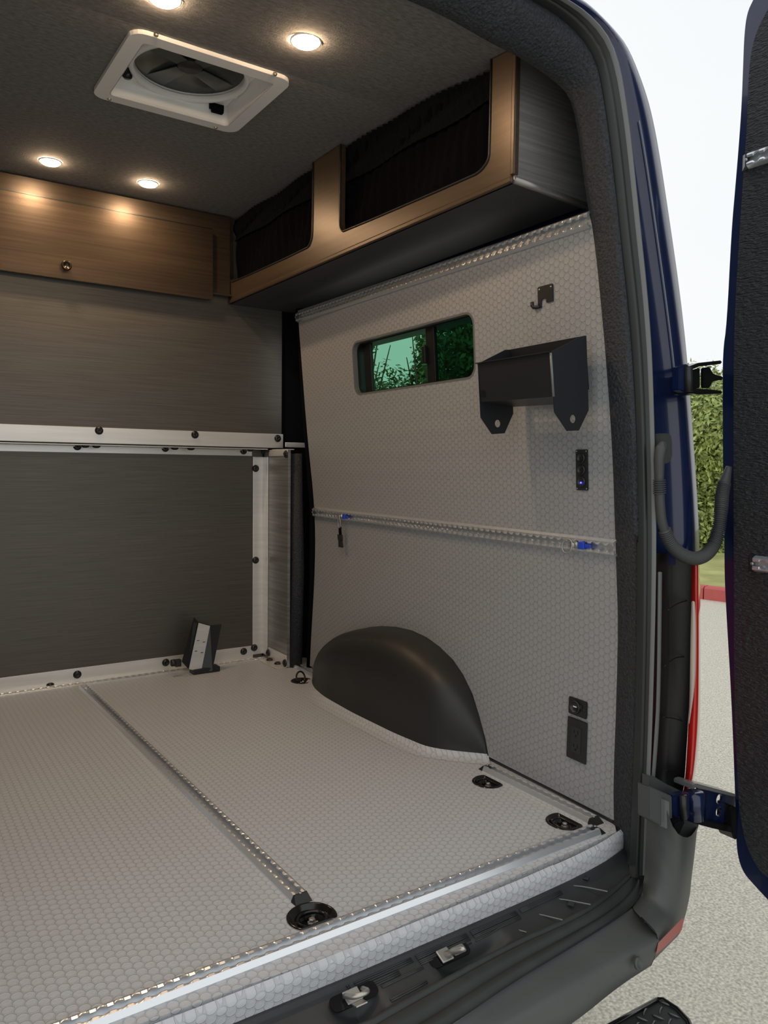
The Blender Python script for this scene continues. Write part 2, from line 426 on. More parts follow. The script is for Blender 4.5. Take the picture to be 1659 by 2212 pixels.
# dark fabric in the gap between the bulkhead and the wall panel
def foldpt(i, t):
    z = 1.47 * t; return (1.47 + .05 * i + .006 * math.sin(9 * t + i * 2), 2.97 - .035 * i + .012 * math.sin(i * 2.2 + 5 * t), z)
fb = loft('trim_3', [[foldpt(i / 2, t / 24) for t in range(25)] for i in range(-2, 9)], M_curtain); struct(fb, 'black fabric lining the gap between bulkhead and wall panel')
pl = tube('trim_4', [(1.452, 2.80, -.0), (1.462, 2.80, .4), (1.458, 2.81, .87)], [.030, .028, .024], M_pillar, n=16); struct(pl, 'black fabric wrapped post at the bulkhead')
vz = tube('trim_5', [(1.500, 2.755, 0), (1.512, 2.755, .35), (1.512, 2.755, .64), (1.482, 2.755, .95), (1.445, 2.76, 1.44)], .016, M_curtain, n=10); struct(vz, 'black piping along the front edge of the wall panel')
bs = tube('baseboard_right', [(1.428, 1.15, .008), (1.438, 1.35, .008), (1.447, 1.59, .008)], .0065, M_blackpl, n=8); struct(bs, 'black rubber strip under the wall panel')

# ================================================================ REAR OPENING
A_in = [(.655, 1.262, 1.722), (0.9223, 1.231, 1.714), (1.081, 1.23, 1.694), (1.151, 1.229, 1.692), (1.28, 1.227, 1.667), (1.326, 1.224, 1.634), (1.353, 1.205, 1.419), (1.367, 1.199, 1.36), (1.394, 1.161, 0.9389), (1.403, 1.14, 0.6385), (1.42, 1.14, 0.4156), (1.414, 1.14, 0.0067)] + [(1.436, 1.15, -.03), (1.436, 1.128, -.075)]
B_in = [(.655, 1.188, 1.772), (1.146, 1.181, 1.765), (1.259, 1.179, 1.746), (1.321, 1.176, 1.706), (1.34, 1.171, 1.652), (1.362, 1.157, 1.506), (1.378, 1.143, 1.338), (1.4, 1.125, 1.139), (1.404, 1.106, 0.9368), (1.399, 1.085, 0.6541), (1.41, 1.085, 0.272), (1.404, 1.085, -0.0433), (1.403, 1.085, -0.0889)]
C_out = [(.655, 1.156, 1.785), (1.209, 1.151, 1.772), (1.284, 1.15, 1.757), (1.334, 1.148, 1.73), (1.361, 1.143, 1.676), (1.373, 1.137, 1.616), (1.385, 1.131, 1.543), (1.395, 1.121, 1.436), (1.424, 1.094, 1.137), (1.421, 1.076, 0.9362), (1.417, 1.055, 0.6561), (1.42, 1.055, 0.2786), (1.418, 1.055, 0.1233), (1.419, 1.055, -0.0715)]
D_sil = [(.655, 1.215, 1.875), (1.315, 1.212, 1.837), (1.352, 1.212, 1.829), (1.416, 1.21, 1.806), (1.467, 1.207, 1.78), (1.515, 1.201, 1.716), (1.55, 1.194, 1.635), (1.579, 1.181, 1.492), (1.633, 1.152, 1.169), (1.649, 1.127, 0.883), (1.654, 1.113, 0.7285), (1.664, 1.11, 0.617), (1.677, 1.11, 0.3902), (1.685, 1.11, 0.2171), (1.674, 1.11, 0.0574)]
nA = 90
rA = resample(smoothline(A_in), nA); rB = resample(smoothline(B_in), nA); rC = resample(smoothline(C_out), nA); rD = resample(smoothline(D_sil), nA)
rows = [[p + Vector((.012, .02, 0)) for p in rA], rA, bulge(rA, rB, .25, (0, -.012, 0)), bulge(rA, rB, .5, (-.003, -.020, 0)), bulge(rA, rB, .8, (0, -.014, 0)), rB]
fp = loft('trim_6', rows, M_pillar, None, True); struct(fp, 'charcoal fabric wrap around the rear door opening')
ws = thing('weather_seal', (XC, 1.06, 0), 'black rubber weather seal running around the rear door opening', 'seal')
loft('seal_bulb', [[p for p in rB], bulge(rB, rC, .15, (0, -.010, 0)), bulge(rB, rC, .32, (0, -.012, 0)), bulge(rB, rC, .42, (0, -.001, 0)), bulge(rB, rC, .5, (0, .0, 0)), bulge(rB, rC, .62, (0, -.009, 0)), bulge(rB, rC, .70, (0, -.008, 0))], M_seal, ws, True)
loft('seal_lip', [bulge(rB, rC, .68, (0, -.008, 0)), bulge(rB, rC, .80, (0, -.013, 0)), bulge(rB, rC, .92, (0, -.010, 0)), rC, [p + Vector((0, .03, 0)) for p in rC]], M_lip, ws, True)
adopt(ws)

body = thing('van_body', (1.5, 1.2, -.5), 'navy blue painted rear corner post and side of the van', 'van')
nC = 60
cC = resample(smoothline(C_out), 120); cD = resample(smoothline(D_sil), 120)
crease = [(.655, 1.19, 1.82), (1.282, 1.201, 1.82), (1.366, 1.2, 1.806), (1.425, 1.196, 1.766), (1.448, 1.19, 1.705), (1.472, 1.184, 1.633), (1.487, 1.179, 1.573), (1.505, 1.169, 1.471), (1.555, 1.141, 1.159), (1.575, 1.125, 0.9734), (1.577, 1.105, 0.7595), (1.581, 1.1, 0.6387), (1.6, 1.1, 0.4017), (1.606, 1.1, 0.2338), (1.604, 1.1, 0.0766)]
cK = resample(smoothline(crease), 120)
def up_(r): return [p for p in r if p.z > -9][:]
def cut(r, z0=.60):
    q = [p for p in r if p.z >= z0]; k = len(q); a_, b_ = r[k - 1], r[min(k, len(r) - 1)]
    if b_.z < z0: q.append(a_.lerp(b_, (a_.z - z0) / (a_.z - b_.z)))
    return resample(q, 110)
cC, cK, cD = cut(cC), cut(cK), cut(cD)
loft('rear_post', [[p + Vector((-.004, .004, 0)) for p in cC], bulge(cC, cK, .12, (0, .035, 0)), bulge(cC, cK, .5, (0, .036, 0)), bulge(cC, cK, .95, (0, .012, 0)), cK, bulge(cK, cD, .35, (0, -.006, 0)), bulge(cK, cD, .8, (0, -.006, 0)), bulge(cK, cD, .95, (0, .0, 0)), cD, [p * 1.02 + Vector((0, 0, -.0164)) for p in cD]], M_blue, body, True)
rD_ = [p * 1.02 + Vector((0, 0, -.0164)) for p in cD]
rs = [p for p in rD_ if p.z > 1.40]
loft('roof_skin', [rs, [Vector((p.x * 1.01, p.y + .4, p.z + .02)) for p in rs], [Vector((p.x * 1.02, p.y + 2.1, p.z + .03)) for p in rs]], M_blue, body, True)
kb = smoothline(crease)[14:-22]
tube('sealer_bead', [p + Vector((-.001, -.005, 0)) for p in resample([p for p in kb if p.z > .66 and p.z < 1.62], 60)], .0012, mat('grey_seam_sealer', (.30, .33, .38, 1), .4), body, n=6)
# outer side skin with the window opening
def XO(z): return interp(z, [-.6, 0, .64, .95, 1.16, 1.46, 1.63, 1.80, 1.90], [1.66, 1.69, 1.68, 1.65, 1.60, 1.53, 1.47, 1.38, 1.30])
sheet('side_skin', [(1.38, -.28), (3.3, -.28), (3.3, 1.5), (1.27, 1.5), (1.24, .62), (1.16, .60), (1.16, .0)], [rrect(1.72, 1.05, 2.80, 1.37, .04)], lambda u, v: (XO(v), u, v), (-.004, 0, 0), M_blue, body, [((1.0, .05 * k - .4), (3.5, .05 * k - .4)) for k in range(0, 46, 2)])
adopt(body)

# ================================================================ BUMPER AND STEP
step_in = [(1.437, 1.122, -.05), (1.33, 1.098, -.05), (1.05, 1.086, -.05), (.88, 1.083, -.05), (XC, 1.083, -.05)]
lipz = [(1.376, 1.06, -0.075), (1.248, 1.027, -0.075), (1.144, 1.017, -0.075), (0.9804, 1.021, -0.075), (0.722, 0.9982, -0.075)] + [(XC, .992, -.075)]
outz = [(1.429, 1.065, -0.1), (1.383, 1.034, -0.1), (1.326, 1.014, -0.1), (1.27, 1.004, -0.1), (1.113, 0.9877, -0.1), (0.9367, 0.9731, -0.1), (0.7915, 0.9509, -0.1)] + [(XC, .938, -.10)]
n_ = 60
sI = resample(smoothline(step_in), n_); sL = resample(smoothline(lipz), n_); sO = resample(smoothline(outz), n_)
bump = thing('rear_bumper', (XC, 1.0, -.2), 'dark grey plastic rear bumper with a ribbed black step', 'bumper')
def basin(x, v):
    """depth of the latch basins moulded in the step"""
    d = 0
    for cx, hw in ((.905, .085), (.600, .10)):
        q = max(0.0, 1 - (abs(x - cx) / hw) ** 4) * max(0.0, min(1.0, (v - .34) / .18)) * max(0.0, min(1.0, (.90 - v) / .12))
        d = max(d, q)
    return .026 * d
srows = []
for k in range(25):
    v = k / 24; row = []
    for a, b in zip(sI, sL):
        p = a.lerp(b, v); z = p.z
        z += .004 * (v < .12) - .0 - basin(p.x, v) + .006 * math.sin(math.pi * max(0, (v - .86) / .14))
        row.append(Vector((p.x, p.y, z)))
    srows.append(row)
step = loft('step_tread', srows, M_step, bump, True)
loft('step_lip', [sL, bulge(sL, sO, .12, (0, 0, .005)), bulge(sL, sO, .35, (0, 0, .003)), bulge(sL, sO, .45, (0, 0, -.004)), bulge(sL, sO, .52, (0, 0, -.004)), bulge(sL, sO, .6, (0, 0, .003)), bulge(sL, sO, .8, (0, 0, .003)), bulge(sL, sO, .86, (0, 0, -.005)), bulge(sL, sO, .93, (0, 0, -.005)), sO], M_step, bump, True)
cr_ = [(1.314, 0.9387, -0.128), (1.225, 0.9396, -0.128), (1.08, 0.9392, -0.128), (0.8953, 0.928, -0.128)] + [(.85, .930, -.128), (XC, .925, -.128)]
si_ = [(1.304, 0.9485, -0.185), (1.199, 0.9429, -0.185), (1.047, 0.9205, -0.185)] + [(.95, .922, -.185), (XC, .918, -.185)]
seam_top = [(1.327, 1.015, -0.104), (1.217, 1.002, -0.104), (1.118, 0.992, -0.104), (0.9408, 0.9774, -0.104), (0.7949, 0.955, -0.104)] + [(XC, .938, -.104)]
bO = resample(smoothline(seam_top), n_); bC = resample(smoothline(cr_), n_); bS = resample(smoothline(si_), n_)
loft('bumper_cover', [bO, bulge(bO, bC, .1, (0, 0, -.001)), bulge(bO, bC, .5, (0, -.002, .002)), bulge(bO, bC, .86, (0, -.002, .003)), bulge(bO, bC, .97, (0, -.002, .001)), bulge(bC, bS, .06, (0, -.002, 0)), bulge(bC, bS, .5, (0, -.003, 0)), bS, [p + Vector((0, .012, -.012)) for p in bS], [p + Vector((0, .12, -.05)) for p in bS]], M_bump, bump, True)
# corner moulding: from the seal edge round to the outer silhouette
q0 = [(1.327, 1.015, -0.104)] + [(1.397, 1.045, -0.1097), (1.406, 1.045, -0.0631), (1.406, 1.045, 0.0256), (1.407, 1.045, 0.0775), (1.411, 1.045, 0.1284)]
q1 = [(1.276, 0.962, -0.0743)] + [(1.367, 1, -0.0869), (1.388, 1, -0.0373), (1.392, 1, 0.0275), (1.397, 1, 0.0819), (1.397, 1, 0.1354)]
q2 = [(1.287, 0.945, -0.0912)] + [(1.385, 0.975, -0.1058), (1.409, 0.975, -0.0473), (1.409, 0.975, 0.0082), (1.405, 0.975, 0.0347), (1.399, 0.975, 0.0593)]
q3 = [(1.316, 0.94, -0.1194)] + [(1.4, 0.965, -0.1409), (1.426, 0.965, -0.0987), (1.425, 0.965, -0.0423), (1.425, 0.965, 0.003), (1.427, 0.965, 0.042)]
q4 = [(1.325, 0.946, -0.1413)] + [(1.437, 0.975, -0.1726)] + [(1.498, 1, -0.1616), (1.508, 1, -0.1042), (1.508, 1, -0.0459), (1.505, 1, 0.0088)]
q5 = [(1.319, 0.96, -0.1972)] + [(1.456, 0.985, -0.1866)] + [(1.553, 1.03, -0.1504), (1.556, 1.03, -0.1108), (1.565, 1.03, -0.0654), (1.575, 1.03, 0.0085)]
Q = [resample(q, 26) for q in (q0, q1, q2, q3, q4, q5)]
corner = thing('bumper_corner', (1.5, 1.0, -.1), 'grey plastic corner moulding of the bumper below the red tail light', 'bumper')
cm = loft('corner_moulding', Q + [[Vector((0, 0, .82)) + (p - Vector((0, 0, .82))) * 1.07 for p in Q[-1]], [Vector((p.x * 1.07 + .03, p.y + .40, p.z)) for p in Q[-1]]], M_bump, corner)
md = cm.modifiers.new('sub', 'SUBSURF'); md.levels = md.render_levels = 1
# tall pillar cover below the tail light, with the hinge notch
prism('notch_plate', [(1.35, 1, 0.1602), (1.43, 1, 0.1198), (1.436, 1, 0.0467), (1.424, 1, 0.0548), (1.41, 1, 0.0534), (1.354, 1, 0.0878)], (0, .03, 0), M_bump, corner, .002)
prism('pull_ledge', [(1.392, 0.99, 0.1242), (1.407, 0.99, 0.1168), (1.41, 0.99, 0.0615), (1.42, 0.99, 0.0497), (1.395, 0.99, 0.0621)], (0, .02, 0), M_lip, corner, .001)
prism('hinge_ledge', [(1.481, 1.035, 0.0134), (1.497, 1.035, -0.0014), (1.53, 1.035, -0.0144), (1.554, 1.035, -0.0187), (1.577, 1.035, -0.0125), (1.585, 1.035, 0.0041), (1.538, 1.035, 0.0257), (1.483, 1.035, 0.0395)], (0, .03, 0), M_bump, corner, .001)
loft('reflector', [[(1.309, 0.936, -0.1316)] + [(1.347, 0.944, -0.1303)] + [(1.386, 0.95, -0.1266), (1.408, 0.95, -0.1186)], [(1.306, 0.936, -0.1429)] + [(1.348, 0.944, -0.1453)] + [(1.39, 0.95, -0.1388), (1.414, 0.95, -0.1228)], [(1.303, 0.936, -0.1536)] + [(1.349, 0.944, -0.1543)] + [(1.387, 0.95, -0.151), (1.407, 0.95, -0.1447)]], M_refl, corner, False, True, 12)
adopt(corner)
# thin dark joint between corner and bumper cover
tube('seam', [(1.333, 1.019, -0.108)] + [(1.266, 0.935, -0.0734), (1.301, 0.935, -0.108)] + [(1.323, 0.945, -0.1403)] + [(1.331, 0.96, -0.1815), (1.319, 0.96, -0.1962)], .0016, M_gloss, bump, n=6)
sn = [(1.236, 0.925, -0.1418)][0]
lat('parking_sensor', [(.012, -.004), (.0115, .0015), (.0095, .002), (.009, .0005)], M_bump, bump, frame(sn, (1, .1, 0), (-.02, .2, 1), (.1, -1, .2)), 20)
# ribs on the flat of the tread
def on_step(x, v):
    """point on the tread at lateral x, depth fraction v"""
    for a, b, c, d in zip(sI, sI[1:], sL, sL[1:]):
        pa = a.lerp(c, v); pb = b.lerp(d, v)
        if pa.x >= x >= pb.x:
            t = (pa.x - x) / max(1e-9, pa.x - pb.x); return pa.lerp(pb, t) - Vector((0, 0, basin(x, v)))
    return sI[-1].lerp(sL[-1], v)
def rib(x0, x1, v, hgt=.002, wdt=.0032):
    n = max(2, int((x0 - x1) / .02)); pts = [on_step(x0 + (x1 - x0) * i / n, v) + Vector((0, 0, hgt * .4)) for i in range(n + 1)]
    tube('tread_rib', pts, wdt / 2, M_step, bump, n=6)
for v in (.15, .19, .23):
    for x0, x1 in ((1.18, 1.06), (1.05, .93), (.92, .80), (.79, .67), (.66, .50), (.49, .36)): rib(x0, x1, v)
for v in (.29, .33, .37):
    for x0, x1 in ((1.05, .93), (.92, .80), (.755, .67), (.66, .50), (.49, .36)): rib(x0, x1, v)
for v in (.43, .46):
    rib(.80, .71, v); 
for v in (.74, .78): rib(.79, .71, v)
# curved grip lines at the right end of the tread
def arc(pts): 
    pts = smoothline(pts); tube('grip_line', [Vector(p) + Vector((0, 0, .0012)) for p in pts], .0014, M_lip, bump, n=6)
arc([(1.144, 1.099, -0.056), (1.201, 1.095, -0.056), (1.231, 1.077, -0.056), (1.264, 1.029, -0.056)])
arc([(1.071, 1.091, -0.06), (1.116, 1.097, -0.06), (1.157, 1.079, -0.06), (1.202, 1.02, -0.06)])
arc([(1.008, 1.083, -0.064), (1.053, 1.087, -0.064), (1.087, 1.068, -0.064), (1.119, 1.018, -0.064)])
arc([(0.9767, 1.075, -0.068), (1.004, 1.072, -0.068), (1.018, 1.061, -0.068), (1.035, 1.032, -0.068)])
for p in [(1.262, 1.086, -0.053)] + [(1.172, 1.044, -0.062)] + [(0.7018, 1.088, -0.06)] + [(0.8429, 1.021, -0.085)]:
    box('clip_cover', (0, 0, 0), (.014, .014, .003), M_blackpl, bump, Matrix.Translation(Vector(p) + Vector((0, 0, .002))) @ Matrix.Rotation(.5, 4, 'Z'), .001)
adopt(bump)

# two latch strikers sitting in the step
def striker_recess(name_root, x, label):
    t_ = thing('latch_striker', (x, 1.06, -.07), label, 'latch', 'latch strikers in the step')
    c = on_step(x, .38) + Vector((0, -.004, .004)); Mx = frame(c, (1, .02, 0), (0, .9, .35), (0, -.35, .9))
    p = rpoly([(-.045, -.014), (.045, -.014), (.045, .014), (-.045, .014)], .012)
    prism('recess', [Mx @ Vector((a, b, .0012)) for a, b in p], Mx.to_3x3() @ Vector((0, 0, -.003)), M_gloss, t_)
    return t_, Mx
t1, Mx = striker_recess('a', .862, 'metal pin striker in the right latch pocket of the black step')
box('striker_plate', (-.012, .0, .005), (.026, .026, .004), M_zinc, t1, Mx, .0018)
tube('striker_pin', [Mx @ Vector((-.010, 0, .006)), Mx @ Vector((-.006, -.012, .026)), Mx @ Vector((0, -.022, .040)), Mx @ Vector((.002, -.026, .047))], [.0058, .0055, .005, .0025], M_zinc, t1, 12)
prism('lock_opening', [Mx @ Vector((a, b, .0016)) for a, b in rpoly([(.006, -.008), (.036, -.008), (.036, .009), (.006, .009)], .005)], Mx.to_3x3() @ Vector((0, 0, .0008)), M_lip, t1)
adopt(t1)
t2, Mx = striker_recess('b', .600, 'metal loop striker in the left latch pocket of the black step')
box('striker_plate', (-.004, .0, .004), (.030, .024, .004), M_zinc, t2, Mx, .0018)
lp_ = [Mx @ Vector(q) for q in ((-.018, .004, .006), (-.016, -.018, .030), (.012, -.020, .032), (.016, .002, .008))]
tube('striker_loop', resample(smoothline(lp_), 14), .0042, M_zinc, t2, 10)
box('striker_bracket', (-.001, -.006, .016), (.022, .003, .022), M_zinc, t2, Mx @ Matrix.Rotation(.9, 4, 'X'), .001)
adopt(t2)

# tail light on the corner post
tl = thing('tail_light', (1.6, 1.1, .3), 'tall red tail light with a clear centre section on the rear corner', 'light')
L0 = [(1.573, 1.07, 0.6089), (1.582, 1.07, 0.3665), (1.582, 1.07, 0.2353), (1.58, 1.07, 0.1477), (1.575, 1.07, 0.0825), (1.569, 1.07, 0.0662)]
L1 = [(1.565, 1.055, 0.6131), (1.582, 1.055, 0.3698), (1.585, 1.055, 0.2391), (1.579, 1.055, 0.1527), (1.571, 1.055, 0.0996), (1.56, 1.055, 0.078)]
L2 = [(1.627, 1.085, 0.6062), (1.643, 1.085, 0.3994), (1.653, 1.085, 0.2297), (1.646, 1.085, 0.1292), (1.636, 1.085, 0.0746), (1.614, 1.085, 0.0593)]
l0, l1, l2 = (resample(smoothline(q), 40) for q in (L0, L1, L2))
EYE = Vector((0, 0, .82))
def away(r, f): return [EYE + (p - EYE) * f for p in r]
loft('red_lens', [away(l0, 1.02), l0, bulge(l0, l1, .5, (0, -.003, 0)), l1, bulge(l1, l2, .5, (0, -.002, 0)), l2, away(l2, 1.06)], M_red, tl)
loft('clear_lens', [[(1.555, 1.055, 0.5227), (1.556, 1.055, 0.4588), (1.559, 1.055, 0.3729), (1.561, 1.055, 0.308), (1.56, 1.055, 0.2435)], [(1.546, 1.045, 0.5271), (1.552, 1.045, 0.4611), (1.557, 1.045, 0.3755), (1.555, 1.045, 0.3115), (1.547, 1.045, 0.2465)], [(1.558, 1.048, 0.5236), (1.566, 1.048, 0.4804), (1.571, 1.048, 0.3944), (1.571, 1.048, 0.3299), (1.553, 1.048, 0.2424)]], M_clear, tl, False, True, 24)
adopt(tl)
# black recess beside the lamp
M_rec = mat('black_recess_plastic', (0.004, 0.004, 0.005, 1), 0.4)
rec = thing('lamp_recess', (1.5, 1.1, .3), 'gloss black recess between the weather seal and red tail light', 'panel')
R0 = [(1.446, 1.075, 0.6375), (1.453, 1.075, 0.5287), (1.457, 1.075, 0.3193), (1.454, 1.075, 0.1613), (1.451, 1.075, 0.1086)]; R1 = [(1.566, 1.12, 0.6267), (1.579, 1.12, 0.4002), (1.583, 1.12, 0.2209), (1.58, 1.12, 0.1088), (1.579, 1.12, 0.0546)]; R2 = [(1.581, 1.075, 0.6304), (1.591, 1.075, 0.3642), (1.589, 1.075, 0.2326), (1.582, 1.075, 0.0791), (1.576, 1.075, 0.0604)]
loft('recess_skin', [R0, R1, R2], M_rec, rec, False, True, 30)
loft('edge_strip', [[(1.451, 1.07, 0.5956), (1.462, 1.07, 0.3198), (1.457, 1.07, 0.2151), (1.452, 1.07, 0.1358)], [(1.452, 1.066, 0.597), (1.465, 1.066, 0.3204), (1.46, 1.066, 0.2158), (1.454, 1.066, 0.1355)], [(1.466, 1.07, 0.5946), (1.475, 1.07, 0.3177), (1.472, 1.07, 0.2123), (1.465, 1.07, 0.1286)]], M_lip, rec, False, True, 20)
for pts in ([(1.511, 1.085, 0.5029), (1.549, 1.085, 0.5165), (1.593, 1.085, 0.5192)], [(1.511, 1.09, 0.3716), (1.546, 1.09, 0.3864), (1.576, 1.09, 0.3869), (1.605, 1.09, 0.3799)], [(1.514, 1.09, 0.2536), (1.563, 1.09, 0.2418), (1.603, 1.09, 0.2237)], [(1.531, 1.09, 0.1248), (1.561, 1.09, 0.1163), (1.581, 1.09, 0.1241)]):
    tube('moulded_ridge', resample(smoothline(pts), 12), .0012, M_lip if False else M_gloss, rec, n=6)
prism('recess_base', [(1.411, 1.045, 0.1532), (1.426, 1.045, 0.149), (1.473, 1.045, 0.1208), (1.539, 1.045, 0.0866), (1.532, 1.045, 0.0751), (1.494, 1.045, 0.0882), (1.411, 1.045, 0.1284)], (0, .02, 0), M_bump, rec, .001)
adopt(rec)

M_lamy2 = mat('brown_laminate_locker', (0.062, 0.045, 0.031, 1), 0.38, 0.5, var=0.2, vscale=(2.5, 2.5, 100), bump=0.08, bscale=300, bdist=0.0004)
M_lamd = mat('brown_laminate_door', (0.068, 0.048, 0.032, 1), 0.36, 0.55, var=0.22, vscale=(2.5, 2.5, 110), bump=0.30, bscale=330, bdist=0.0006)
M_brass2 = mat('dark_bronze_knob', (0.05, 0.04, 0.03, 1), 0.25, 0.6)
M_black2 = mat('black_switch_plate', (0.02, 0.024, 0.026, 1), 0.35, bump=0.4, bscale=600, bdist=0.0003)

# ================================================================ CARGO TRACKS
def track(p0, p1, nrm, label, caps=(True, True), width=.037, h=.0125, group=None, screws=False):
    p0 = Vector(p0); p1 = Vector(p1); L = (p1 - p0).length; x = (p1 - p0).normalized(); nrm = Vector(nrm); nrm = (nrm - x * nrm.dot(x)).normalized(); y = nrm.cross(x)
    o = thing('cargo_track', (0, 0, 0), label, 'track', group); o.matrix_world = frame(p0, x, y, nrm)
    pit = .0254; S = []; s = 0; nh = int(L / pit); off = (L - nh * pit) / 2 + pit / 2
    rr, w2 = .0098, .0052; th = math.acos(w2 / rr)
    for k in range(nh):
        c = off + k * pit; hw = rr * math.sin(th)
        for a in (-1, -.8, -.45, 0, .45, .8, 1): S.append((c + hw * a, max(w2, math.sqrt(max(0, rr * rr - (hw * a) ** 2)))))
    S = [(0, w2)] + S + [(L, w2)]
    vs = []; fs = []; hb = width / 2; ht = hb * .74
    for s, g in S:
        nub = .0011 * (rr - g) / (rr - w2); md_ = min(ht - .0006, (g + ht) / 2)
        row = [(s, -hb, 0), (s, -hb, .0025), (s, -ht, h), (s, -md_, h + nub), (s, -g, h - nub * .5), (s, -g, h * .80), (s, -.0125, h * .79), (s, -.0125, .0006), (s, .0125, .0006), (s, .0125, h * .79), (s, g, h * .80), (s, g, h - nub * .5), (s, md_, h + nub), (s, ht, h), (s, hb, .0025), (s, hb, 0)]
        vs += row
    n = 16
    for i in range(len(S) - 1):
        for j in range(n - 1): fs.append((i * n + j, (i + 1) * n + j, (i + 1) * n + j + 1, i * n + j + 1))
    fs.append(tuple(range(n))); fs.append(tuple(len(vs) - n + j for j in range(n))[::-1])
    me('rail', vs, fs, M_alu2, o)
    for e, (cx, d) in enumerate(((0, -1), (L, 1))):
        if not caps[e]: continue
        b = hb + .0005; q = [(cx, -b, 0), (cx, -b, .003), (cx, -ht - .0005, h + .0006), (cx, ht + .0005, h + .0006), (cx, b, .003), (cx, b, 0)]
        q2 = [(cx + d * .003, -ht, h + .0006), (cx + d * .003, ht, h + .0006), (cx + d * .017, -hb * .96, 0), (cx + d * .017, hb * .96, 0)]
        v2 = q + q2; f2 = [(0, 1, 2, 3, 4, 5), (2, 6, 7, 3), (6, 8, 9, 7), (1, 0, 8), (1, 8, 6), (1, 6, 2), (4, 7, 9), (4, 9, 5), (4, 3, 7), (0, 5, 9, 8)]
        if d < 0: f2 = [f[::-1] for f in f2]
        c_ = me('end_cap', v2, f2, M_blackpl, o)
        lat('cap_screw', [(.0035, 0), (.0035, .0012), (.002, .0018)], M_zinc, c_, Matrix.Translation((cx + d * .0005, 0, h + .0006)), 10)
    return o
UP = (0, 0, 1)
track([(0.6507, 2.924, 0)][0], [(0.6687, 1.263, 0)][0], UP, 'aluminium cargo track running down the middle of the floor towards the round tie-down cup', (False, True))
track((-.12, 1.137, 0), [(1.358, 1.146, 0)][0], UP, 'aluminium cargo track along the rear sill of the floor', (False, True))
track([(1.393, 1.55, 0)][0], [(1.393, 1.181, 0)][0], UP, 'short aluminium cargo track on the floor below the black power outlet')
track((1.452, 2.785, 0), (1.452, 2.50, 0), UP, 'short aluminium cargo track between the bulkhead corner and the wheel arch cover', (True, False))
track((-.15, 2.968, 0), (1.385, 2.975, 0), UP, 'aluminium cargo track across the floor at the foot of the bulkhead', (False, False), .026, .006)
def wtrack(ya, za, yb, zb, label, caps):
    a = wp(ya, za); b = wp(yb, zb); f = wframe((ya + yb) / 2, (za + zb) / 2)
    return track(a, b, f.col[2].to_3d(), label, caps, .038)
wa = [(1.423, 2.727, 1.399), (1.372, 1.217, 1.382)]; wb = [(1.5, 2.722, 0.6371), (1.411, 1.149, 0.6435)]
wtrack(wa[0][1], wa[0][2], wa[1][1], wa[1][2], 'aluminium cargo track along the top of the wall under the mesh cabinet', (True, False))
wtrack(wb[0][1], wb[0][2], wb[1][1], wb[1][2], 'aluminium cargo track across the middle of the right wall', (True, False))

# ring fitting and strap clip clamped on the middle wall track
def fitting(y, z, label, clip):
    o = thing('ring_fitting' if not clip else 'strap_fitting', (0, 0, 0), label, 'fitting'); F_ = wframe(y, z, .0115)
    o.matrix_world = F_
    bm = bmesh.new(); addbox(bm, (.020, 0, .003), (.018, .018, .008), bev=.002); addbox(bm, (.038, 0, .0015), (.018, .009, .005), bev=.0015); addbox(bm, (-.004, 0, .0), (.030, .010, .004), bev=.001)
    bmo('blue_clamp', bm, M_bluecl, o)
    lat('stud', [(.0085, 0), (.0085, .004), (.005, .006), (.005, .011), (.0065, .012), (.006, .014)], M_zinc, o, n=20)
    if not clip:
        tube('ring', [(-.016 + .0165 * math.cos(a), -.003 + .0165 * math.sin(a), .015 - .004 * math.sin(a)) for a in [2 * math.pi * k / 32 for k in range(32)]], .0016, M_zinc, o, 8, True)
    else:
        tube('ring', [(-.002 + .009 * math.cos(a), -.022 + .020 * math.sin(a), .013) for a in [2 * math.pi * k / 28 for k in range(28)]], .0018, M_zinc, o, 8, True)
        bm = bmesh.new(); addbox(bm, (-.004, -.055, .010), (.016, .034, .006), bev=.002); bmo('webbing', bm, M_curtain, o)
        prism('clip_body', [(x - .004, y_ - .07, .005) for x, y_ in rpoly([(-.013, .002), (.011, .002), (.012, -.014), (.008, -.024), (.013, -.045), (-.011, -.045), (-.008, -.024), (-.014, -.010)], .002)], (0, 0, .011), M_blackpl, o, .0015)
    return o
f1 = [(1.486, 2.468, 0.6358), (1.418, 1.267, 0.641)]
fitting(f1[0][1], f1[0][2], 'blue clamp with a black strap clip hanging from the middle wall track', True)
fitting(f1[1][1], f1[1][2], 'blue clamp with an open steel ring near the back end of the middle wall track', False)

